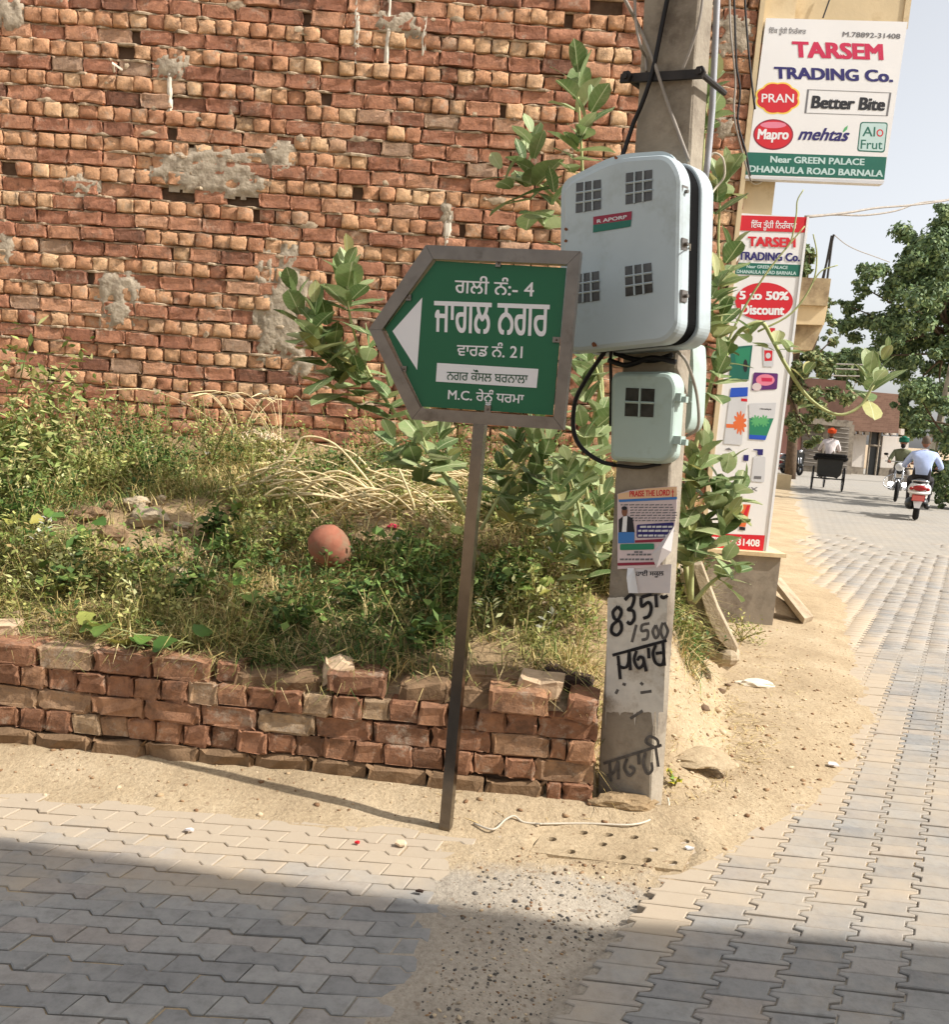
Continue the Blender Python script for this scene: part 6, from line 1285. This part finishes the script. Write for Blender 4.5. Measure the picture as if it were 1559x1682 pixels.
# ---- trees
def tree(name, Y, clumps, leaf, dens, pal, trunk, label, spreadY=1.0, gap=.0):
    base = np.array(trunk[0]); root = thing(name, base, label, 'tree'); vs, q, C = [], [], []
    for px, py, rp in clumps:
        c = at(px, py, Y + random.gauss(0, .5) * spreadY); r = rp / (F / proj(c)[2]); n = int(1.9 * dens * (r / .5) ** 2)
        subs = [(c + rng.normal(0, r * .55, 3), r * random.uniform(.22, .5)) for _ in range(max(7, int(16 * r)))]
        for k in range(n):
            s_, sr = random.choice(subs); u = rng.normal(0, 1, 3); u /= np.linalg.norm(u); p = s_ + u * sr * random.uniform(.3, 1.25) * np.array([1, 1, .8]); L = leaf * random.uniform(.6, 1.3)
            nn = u + rng.normal(0, .6, 3) + np.array([0, 0, .4]); nn /= np.linalg.norm(nn); t1 = np.cross(nn, rng.normal(0, 1, 3)); t1 /= np.linalg.norm(t1) + 1e-6; t2 = np.cross(nn, t1) * .55
            o = len(vs); vs += [p - t1 * L * .5, p + t2 * L * .5, p + t1 * L * .5, p - t2 * L * .5]; q.append((o, o + 1, o + 2, o + 3)); C += [pick(pal)] * 4
    o = bulk('crown', np.array(vs), [np.array(q)], M['veg'], None, np.array(C), root, base); o['kind'] = 'stuff'
    m = MB(); T_ = [np.array(p) for p in trunk]; m.tube(smooth_path(T_, 4), list(np.linspace(.22, .1, 4 * (len(T_) - 1) + 1)), 8); part('trunk', m, M['bark'], root, smooth=True)
    for px, py, rp in clumps[::1]:
        c = at(px, py, Y); s_ = T_[-1] if random.random() < .6 else T_[-2] * .4 + T_[-1] * .6; part('limb', MB().tube(smooth_path([s_, (s_ + c) / 2 + rng.normal(0, .15, 3), c], 3), [.05, .045, .04, .03, .025, .02, .012], 5), M['bark'], root)
TG = [S(92, 112, 76), S(112, 132, 86), S(78, 98, 68), S(132, 146, 96), S(104, 120, 88)]; TG2 = [S(96, 112, 72), S(120, 130, 84), S(78, 94, 58), S(140, 142, 96)]
tb_ = at(1552, 700, 26); 
tree('neem_tree', 26.0, [(1545, 385, 48), (1505, 430, 50), (1450, 462, 36), (1425, 520, 34), (1495, 505, 55), (1548, 480, 50), (1470, 570, 42), (1530, 570, 45), (1428, 585, 18), (1505, 630, 34), (1545, 640, 30), (1398, 505, 14), (1480, 668, 16), (1590, 430, 70), (1590, 560, 60), (1555, 345, 20), (1415, 470, 16)], .135, 950, TG,
     [(13.6, 26.2, -.1), (13.4, 26.1, 1.8), (13.0, 26, 3.4), (12.6, 26, 4.6)], 'big dark leafy tree overhanging the street at the roadside pole')
tree('roadside_tree', 24.0, [(1335, 545, 28), (1350, 600, 30), (1320, 620, 32), (1345, 660, 28), (1310, 690, 26), (1300, 640, 26), (1330, 720, 20), (1365, 560, 12), (1290, 600, 20), (1362, 500, 8), (1368, 640, 16), (1352, 520, 14)], .13, 900, TG2,
     [(7.2, 24.3, -.1), (7.3, 24.3, 1.2), (7.5, 24.2, 2.2), (7.8, 24.1, 3.0)], 'pale green bushy tree behind the jutting balcony')
tree('roadside_tree', 22.5, [(1520, 690, 24), (1552, 660, 26), (1548, 715, 30), (1515, 660, 16), (1560, 770, 34), (1585, 700, 50), (1590, 790, 40), (1548, 790, 16), (1552, 815, 14)], .12, 1000, TG,
     [(11.9, 22.6, -.1), (11.9, 22.6, .8), (11.8, 22.5, 1.4)], 'dense low tree mass around the foot of the leaning pole')
tree('roadside_tree', 34.0, [(1322, 425, 12), (1330, 412, 9), (1312, 440, 9), (1325, 450, 8)], .3, 420, TG2, [(11.4, 34, -.1), (11.2, 34, 3), (10.9, 34, 6.2)], 'slim treetop peeping out beside the pillar board')
tree('far_tree', 70.0, [(1395, 600, 22), (1375, 622, 18), (1410, 615, 16), (1380, 585, 12)], .6, 300, TG, [(26.5, 70, -.1), (26.5, 70, 2), (26.6, 70, 4.5)], 'distant dark tree beyond the brown upper storey')
tree('far_tree', 60.0, [(1470, 690, 20), (1450, 690, 16), (1500, 690, 22)], .5, 300, TG2, [(26.5, 60, -.1), (26.5, 60, 1), (26.8, 60, 2)], 'distant pale tree behind the white compound wall')
# ---- overhead wires
cable('cable', [at(1325, 357, 7.2), at(1390, 350, 8), at(1440, 342, 9), at(1500, 337, 10), at(1570, 327, 11), at(1700, 300, 13)], .010, M['grey_cable'], 'upper overhead cable running from the pillar board over the street', None, 5)
cable('cable', [at(1323, 356, 7.2), at(1370, 353, 8), at(1420, 354, 9), at(1470, 347, 10), at(1510, 334, 10.6), at(1570, 326, 11), at(1700, 299, 13)], .009, M['grey_cable'], 'lower sagging overhead cable tied to the pillar board', None, 5)
cable('cable', [at(1370, 386, 14.5), at(1390, 402, 16), at(1410, 412, 17), at(1432, 420, 18), at(1462, 431, 20)], .008, M['grey_cable'], 'thin wire from the balcony rod to the big tree', None, 4)
for k, (y0, y1, lab) in enumerate(((597, 600, 'high wire strung across the far end of the street'), (605, 609, 'middle wire strung across the far end of the street'), (616, 618, 'lowest wire strung across the far end of the street'))):
    cable('cable', [at(1340, y0, 40), at(1400, y0 + 2, 40), at(1470, y1, 40)], .03, M['grey_cable'], lab, None, 4)
for k, (pts, lab) in enumerate((([(1205, -30), (1208, 60), (1210, 110), (1216, 150), (1212, 200), (1225, 250), (1232, 290)], 'dark cable dangling down the brick wall beside the hanging board, inner one'), ([(1222, -30), (1226, 40), (1232, 110), (1240, 180)], 'dark cable hanging beside the hanging board, outer one'), ([(1198, -30), (1200, 50), (1208, 130), (1206, 190), (1222, 260), (1234, 298)], 'grey cable twisting down the brick wall to the board corner'))):
    cable('cable', [at(x, y, 6.93) for x, y in pts], .008, M['black_cable'] if k < 2 else M['grey_cable'], lab, None, 5)

# ================================================================== PEOPLE AND VEHICLES
def skin_body(joints, edges, root):
    names = list(joints); me = bpy.data.meshes.new('tmp'); me.from_pydata([joints[n][0] for n in names], [(names.index(a), names.index(b)) for a, b in edges], []); ob = bpy.data.objects.new('tmp', me); COL.objects.link(ob)
    ob.modifiers.new('skin', 'SKIN'); sv = me.skin_vertices[0].data
    for i, n_ in enumerate(names): sv[i].radius = (joints[n_][1], joints[n_][1]); sv[i].use_root = n_ == root
    sm = ob.modifiers.new('sub', 'SUBSURF'); sm.levels = 1; bpy.context.view_layer.update(); dg = bpy.context.evaluated_depsgraph_get(); em = ob.evaluated_get(dg).to_mesh()
    V = [tuple(v.co) for v in em.vertices]; Fc = [tuple(p.vertices) for p in em.polygons]; ob.evaluated_get(dg).to_mesh_clear(); bpy.data.objects.remove(ob); return V, Fc
def person(loc, ang, label, shirt, leg, head, J=None, leanf=.06, seat=.80, hair='hair', front=False):
    root = thing('person', loc, label, 'person'); root.rotation_euler = (0, 0, ang)
    hz = seat; j = {'pelvis': ((0, -.05, hz), .145, 1), 'waist': ((0, -.05 + leanf * .5, hz + .20), .14, 0), 'chest': ((0, leanf, hz + .40), .155, 0), 'neck': ((0, leanf + .02, hz + .56), .06, 2)}
    for s_, sd in ((-1, 'l'), (1, 'r')):
        j['sh' + sd] = ((s_ * .19, leanf, hz + .46), .075, 0); j['el' + sd] = ((s_ * .29, leanf + .12, hz + .22), .055, 0); j['wr' + sd] = ((s_ * .29, leanf + .36, hz + .20), .036, 2); j['ha' + sd] = ((s_ * .285, leanf + .43, hz + .20), .034, 2)
        j['hip' + sd] = ((s_ * .10, -.02, hz - .02), .105, 1); j['kn' + sd] = ((s_ * .20, .36, hz - .06), .075, 1); j['an' + sd] = ((s_ * .19, .24, hz - .48), .045, 1); j['to' + sd] = ((s_ * .20, .38, hz - .51), .045, 3)
    if J: j.update(J)
    ed = [('pelvis', 'waist'), ('waist', 'chest'), ('chest', 'neck')]
    for sd in 'lr': ed += [('chest', 'sh' + sd), ('sh' + sd, 'el' + sd), ('el' + sd, 'wr' + sd), ('wr' + sd, 'ha' + sd), ('pelvis', 'hip' + sd), ('hip' + sd, 'kn' + sd), ('kn' + sd, 'an' + sd), ('an' + sd, 'to' + sd)]
    V, Fc = skin_body(j, ed, 'pelvis'); mb = MB(); keys = list(j); K = np.array([j[k][0] for k in keys]); K[keys.index('neck'), 2] += .09; mt = [j[k][2] for k in keys]; VA = np.array(V); mb.v = V; mb.f = Fc
    mb.m = [mt[int(np.argmin(((K - VA[list(f)].mean(0)) ** 2).sum(1)))] for f in Fc]
    hc = np.array(j['neck'][0]) + np.array([0, .02, .155]); mb.ellip(hc, (.075, .095, .12), 14, 10, 2)
    fy = 1; mb.ellip(hc + (0, .095, -.015), (.014, .02, .022), 6, 5, 2)
    for s_ in (-1, 1): mb.ellip(hc + (s_ * .075, 0, -.01), (.012, .022, .03), 6, 5, 2); mb.ellip(hc + (s_ * .03, .084, .015), (.012, .01, .008), 6, 4, 3)
    mb.ellip(hc + (0, .086, -.055), (.026, .012, .008), 6, 4, 3)
    for sd, s_ in (('l', -1), ('r', 1)):
        h0 = np.array(j['ha' + sd][0])
        for k, L in enumerate((.05, .056, .052, .042)):
            b = h0 + np.array([s_ * (-.027 + k * .018), .03, .01]); mb.tube([b, b + (0, L * .6, -.004), b + (0, L * .7, -.035), b + (0, L * .2, -.05)], [.010, .0095, .009, .007], 5, 2)
        b = h0 + np.array([-s_ * .03, .0, -.005]); mb.tube([b, b + (-s_ * .02, .025, -.015), b + (-s_ * .01, .05, -.025)], [.011, .010, .008], 5, 2)
    link('body', mb.mesh('body', [M[shirt], M[leg], M['skin'], M['beard']], (0, 0, 0), True), root)
    if head in ('turban_orange', 'turban_green'):
        m = MB(); m.ellip(hc + (0, -.01, .075), (.115, .135, .095), 14, 9); m.ellip(hc + (.0, .03, .12), (.075, .08, .06), 12, 8)
        for k in range(5): m.tube([hc + np.array([.118 * cos(a), -.01 + .138 * sin(a), .03 + .022 * k + .02 * sin(a)]) for a in np.linspace(0, 2 * pi, 15)], .012, 5, cap=False)
        link('turban', m.mesh('turban', M[head], (0, 0, 0), True), root)
        m = MB(); m.ellip(hc + (0, .06, -.085), (.062, .055, .07), 10, 7); link('beard', m.mesh('beard', M['beard'], (0, 0, 0), True), root)
    else:
        m = MB(); m.ellip(hc + (0, -.022, .03), (.082, .092, .105), 14, 9); link('hair', m.mesh('hair', M['hair'], (0, 0, 0), True), root)
    m = MB(); m.tube([np.array(j['neck'][0]) + np.array([.068 * cos(a), .07 * sin(a), -.015]) for a in np.linspace(0, 2 * pi, 13)], .016, 5, cap=False); link('collar', m.mesh('collar', M[shirt], (0, 0, 0), True), root)
    return root
def lpart(name, mb, mat, root, parent=None, smooth=True): return link(name, mb.mesh(name, mat, (0, 0, 0), smooth), parent or root)
def wheel(root, c, r, wd_, spokes=0, tyre=.045):
    c = np.array(c, float); ring = lambda rr: [c + np.array([0, rr * cos(a), rr * sin(a)]) for a in np.linspace(0, 2 * pi, 25)]
    w_ = lpart('wheel', MB().tube([c - (wd_ * .8, 0, 0), c + (wd_ * .8, 0, 0)], r * .22, 10), M['blackmetal'], root); lpart('tyre', MB().tube(ring(r - tyre), tyre, 8, cap=False), M['rubber'], root, w_)
    m = MB().tube(ring(r - tyre * 2), tyre * .35, 6, cap=False)
    for k in range(spokes): a = 2 * pi * k / spokes; m.tube([c, c + np.array([0, (r - 2 * tyre) * cos(a), (r - 2 * tyre) * sin(a)])], .006, 4)
    if not spokes: m.tube([c - (.02, 0, 0), c + (.02, 0, 0)], r - tyre * 2, 16)
    lpart('rim', m, M['chrome'], root, w_)
def scooter(loc, ang, label, body='scooter_white', lit=False):
    r = thing('scooter', loc, label, 'scooter'); r.rotation_euler = (0, 0, ang)
    wheel(r, (0, -.60, .25), .25, .06, 0, .06); lpart('engine', MB().ellip((-.12, -.5, .33), (.12, .26, .13), 12, 8).ellip((.1, -.45, .36), (.10, .22, .10), 12, 8), M['blackmetal'], r); wheel(r, (0, .66, .23), .23, .045, 0, .045)
    m = MB(); m.ellip((0, -.45, .62), (.22, .42, .17), 14, 9); m.ellip((0, -.30, .48), (.17, .32, .16), 12, 8); lpart('rear_cowl', m, M[body], r)
    lpart('trim', MB().tube(smooth_path([(-.19, -.3, .55), (-.17, -.75, .57), (0, -.90, .56), (.17, -.75, .57), (.19, -.3, .55)], 4), .022, 6), M['white'], r)
    lpart('seat', MB().ellip((0, -.30, .76), (.16, .46, .07), 14, 8), M['rubber'], r)
    lpart('grab_rail', MB().tube(smooth_path([(-.14, -.55, .76), (-.13, -.82, .80), (.13, -.82, .80), (.14, -.55, .76)], 4), .014, 6), M['chrome'], r)
    tl = lpart('tail_light', MB().ellip((0, -.855, .66), (.13, .04, .06), 12, 7), M['lens_red'], r)
    for s_ in (-1, 1): lpart('indicator', MB().ellip((s_ * .15, -.80, .64), (.04, .03, .035), 8, 6), M['lens_red'], r); lpart('mirror', MB().tube([(s_ * .22, .42, 1.02), (s_ * .30, .42, 1.16)], .008, 5).ellip((s_ * .32, .42, 1.19), (.06, .02, .04), 10, 7), M['rubber'], r)
    pl = lpart('number_plate', MB().box((-.12, -.885, .40), (.12, -.875, .53)), M['lens_red'], r, None, False); lpart('plate_face', MB().box((-.11, -.89, .41), (.11, -.886, .51)), M['plate_red'], r, pl, False)
    lpart('mudguard', MB().add([(-.09, -.83, .41), (.09, -.83, .41), (.05, -.87, .26), (-.05, -.87, .26), (-.09, -.80, .41), (.09, -.80, .41), (.05, -.84, .26), (-.05, -.84, .26)], [(0, 1, 2, 3), (4, 7, 6, 5), (0, 3, 7, 4), (1, 5, 6, 2), (3, 2, 6, 7)]), M['palegrey'], r, None, False)
    lpart('exhaust', MB().tube([(.17, -.2, .25), (.18, -.75, .30)], [.03, .055], 10), M['blackmetal'], r)
    lpart('footboard', MB().box((-.17, -.05, .27), (.17, .42, .32)), M['rubber'], r, None, False)
    lpart('apron', MB().prism([np.array(p) for p in ((-.22, .42, .34), (.22, .42, .34), (.20, .50, .85), (.10, .50, 1.0), (-.10, .50, 1.0), (-.20, .50, .85))], (0, .07, 0)), M[body], r, None, False)
    lpart('fork', MB().tube([(-.05, .66, .23), (-.05, .48, .9)], .022, 6).tube([(.05, .66, .23), (.05, .48, .9)], .022, 6), M['chrome'], r); lpart('front_mudguard', MB().ellip((0, .66, .40), (.08, .22, .10), 10, 7), M[body], r)
    lpart('handlebar', MB().tube(smooth_path([(-.33, .38, .99), (-.15, .46, 1.0), (.15, .46, 1.0), (.33, .38, .99)], 4), .018, 6), M['rubber'], r)
    lpart('headlamp', MB().ellip((0, .56, .97), (.09, .05, .07), 12, 8), M['lamp'] if lit else M['chrome'], r); return r
hd = lambda dx, dy: -math.atan2(dx, dy)
p = ground(1503, 851); an = hd(.42, .9); scooter((p[0], p[1], 0), an, 'white scooter with red plate being ridden away up the street')
person((p[0] + .0, p[1] + .0, 0), an, 'grey-haired rider in a light blue shirt riding the white scooter', 'shirt_blue', 'trouser_dark', 'hair', seat=.86, J={'ell': ((-.36, .08, 1.06), .056, 0), 'elr': ((.36, .08, 1.06), .056, 0), 'chest': ((0, .03, 1.24), .18, 0), 'waist': ((0, -.06, 1.04), .17, 0), 'shl': ((-.21, .04, 1.31), .08, 0), 'shr': ((.21, .04, 1.31), .08, 0)})
def motorbike(loc, ang, label):
    r = thing('motorcycle', loc, label, 'motorcycle'); r.rotation_euler = (0, 0, ang); wheel(r, (0, -.65, .30), .30, .05, 12, .05); wheel(r, (0, .68, .30), .30, .05, 12, .045)
    lpart('tank', MB().ellip((0, .15, .84), (.14, .28, .13), 12, 8), M['blackmetal'], r); lpart('seat', MB().ellip((0, -.40, .80), (.13, .40, .06), 12, 8), M['rubber'], r); lpart('engine', MB().box((-.13, -.1, .3), (.13, .3, .62)), M['blackmetal'], r, None, False)
    lpart('fork', MB().tube([(-.09, .70, .30), (-.09, .48, 1.0)], .024, 6).tube([(.09, .70, .30), (.09, .48, 1.0)], .024, 6), M['chrome'], r); lpart('front_mudguard', MB().ellip((0, .70, .56), (.06, .2, .06), 10, 6), M['chrome'], r)
    lpart('headlamp_cowl', MB().ellip((0, .60, .92), (.12, .08, .11), 12, 8), M['white'], r); lpart('handlebar', MB().tube(smooth_path([(-.38, .35, 1.04), (-.18, .45, 1.05), (.18, .45, 1.05), (.38, .35, 1.04)], 4), .016, 6), M['chrome'], r)
    for s_ in (-1, 1):
        lpart('fog_lamp', MB().ellip((s_ * .17, .60, .46), (.075, .05, .06), 12, 8), M['lamp'], r); lpart('mirror', MB().tube([(s_ * .26, .42, 1.05), (s_ * .36, .42, 1.2)], .008, 5).ellip((s_ * .38, .42, 1.23), (.06, .02, .035), 10, 7), M['rubber'], r)
    lpart('leg_guard', MB().tube(smooth_path([(-.08, .36, .75), (-.32, .40, .6), (-.28, .40, .36), (.28, .40, .36), (.32, .40, .6), (.08, .36, .75)], 4), .016, 6), M['chrome'], r); lpart('exhaust', MB().tube([(.16, .1, .3), (.17, -.7, .34)], [.03, .05], 8), M['chrome'], r); return r
p = ground(1471, 822); an = hd(-.42, -.9); motorbike((p[0], p[1], 0), an, 'oncoming black motorcycle with two bright lit lamps')
person((p[0], p[1], 0), an, 'motorcycle rider in a green turban and olive shirt', 'shirt_olive', 'trouser_grey', 'turban_green', seat=.84)
p = ground(1357, 806); an = hd(.30, .95); rk = thing('cycle_rickshaw', (p[0], p[1], 0), 'black cycle rickshaw with folded hood seen from behind', 'rickshaw'); rk.rotation_euler = (0, 0, an)
for s_ in (-1, 1): wheel(rk, (s_ * .43, 0, .36), .36, .02, 16, .022)
wheel(rk, (0, 1.75, .34), .34, .02, 16, .022)
lpart('axle', MB().tube([(-.45, 0, .36), (.45, 0, .36)], .022, 6), M['blackmetal'], rk); lpart('chassis', MB().tube([(-.25, 0, .40), (-.05, 1.0, .45), (0, 1.7, .75)], .022, 6).tube([(.25, 0, .40), (.05, 1.0, .45), (0, 1.7, .75)], .022, 6), M['blackmetal'], rk)
lpart('seat_box', MB().prism([np.array(q) for q in ((-.36, -.30, .95), (.36, -.30, .95), (.33, -.30, .50), (.26, -.28, .42), (-.26, -.28, .42), (-.33, -.30, .50))], (0, .55, 0)), M['blackmetal'], rk, None, False)
lpart('folded_hood', MB().tube(smooth_path([(-.40, .1, .92), (-.38, -.32, .98), (.38, -.32, .98), (.40, .1, .92)], 4), .05, 8).tube(smooth_path([(-.38, .1, 1.02), (-.36, -.38, 1.06), (.36, -.38, 1.06), (.38, .1, 1.02)], 4), .035, 8), M['rubber'], rk)
lpart('cushion', MB().ellip((0, .0, .98), (.33, .22, .06), 12, 7), M['blackmetal'], rk); lpart('footrest', MB().box((-.3, .25, .40), (.3, .65, .44)), M['blackmetal'], rk, None, False)
lpart('saddle', MB().ellip((0, .85, .92), (.10, .15, .05), 10, 7).tube([(0, .85, .9), (0, .95, .5)], .018, 6), M['rubber'], rk); lpart('handlebar', MB().tube(smooth_path([(-.28, 1.25, 1.02), (-.1, 1.45, 1.05), (.1, 1.45, 1.05), (.28, 1.25, 1.02)], 4), .016, 6).tube([(0, 1.45, 1.05), (0, 1.75, .34)], .02, 6), M['chrome'], rk)
lpart('crank', MB().tube([(0, 1.0, .42), (0, 1.0, .30)], .03, 6).tube([(-.12, 1.0, .30), (.12, 1.0, .30)], .014, 6), M['chrome'], rk); lpart('purple_bundle', MB().ellip((.34, .0, 1.03), (.09, .12, .06), 10, 7), M['purple'], rk)
qx, qy = p[0] + .85 * sin(-an), p[1] + .85 * cos(an); person((qx, qy, 0), an, 'rickshaw driver in an orange turban and white shirt pedalling away', 'shirt_white', 'trouser_grey', 'turban_orange', seat=.98, J={'knl': ((-.14, .28, .80), .07, 1), 'anl': ((-.13, .16, .38), .045, 1), 'tol': ((-.13, .28, .35), .045, 3), 'knr': ((.14, .32, .92), .07, 1), 'anr': ((.13, .22, .52), .045, 1), 'tor': ((.13, .34, .50), .045, 3)})
p = ground(1286, 777); scooter((p[0], p[1] - 1, 0), pi + .2, 'dark parked scooter in front of the pink wall', 'blackmetal')

# ---- the house across the lane: stands out of the picture and shades the paving in front
hs = thing('house', (6.5, -2.2, 0), 'cream two-storey house on the near side of the lane, shading the paving', 'house')
fp_ = [(2.82, 1.44), (5.89, .97), (12, .955), (12, -7), (2.82, -7)]; Hh = 6.0
m = MB(); m.prism([np.array([x, y, -.1]) for x, y in fp_], (0, 0, Hh + .1)); part('wall', m, M['cream_plaster'], hs)
for x0 in (6.6, 9.2):
    for z0 in (1.0, 3.9):
        wv = part('window', MB().box((x0, 0.96, z0), (x0 + 1.2, 1.0, z0 + 1.3)), M['brown_wall'], hs); part('pane', MB().box((x0 + .1, 1.0, z0 + .1), (x0 + 1.1, 1.01, z0 + 1.2)), M['pane'], hs, wv)
part('door', MB().box((8.0, .96, 0), (8.95, 1.01, 2.1)), M['brown_wall'], hs)
for z0 in (1.0, 3.9):
    wv = part('window', MB().box((2.775, -2.5, z0), (2.815, -1.3, z0 + 1.3)), M['brown_wall'], hs); part('pane', MB().box((2.765, -2.4, z0 + .1), (2.775, -1.4, z0 + 1.2)), M['pane'], hs, wv)
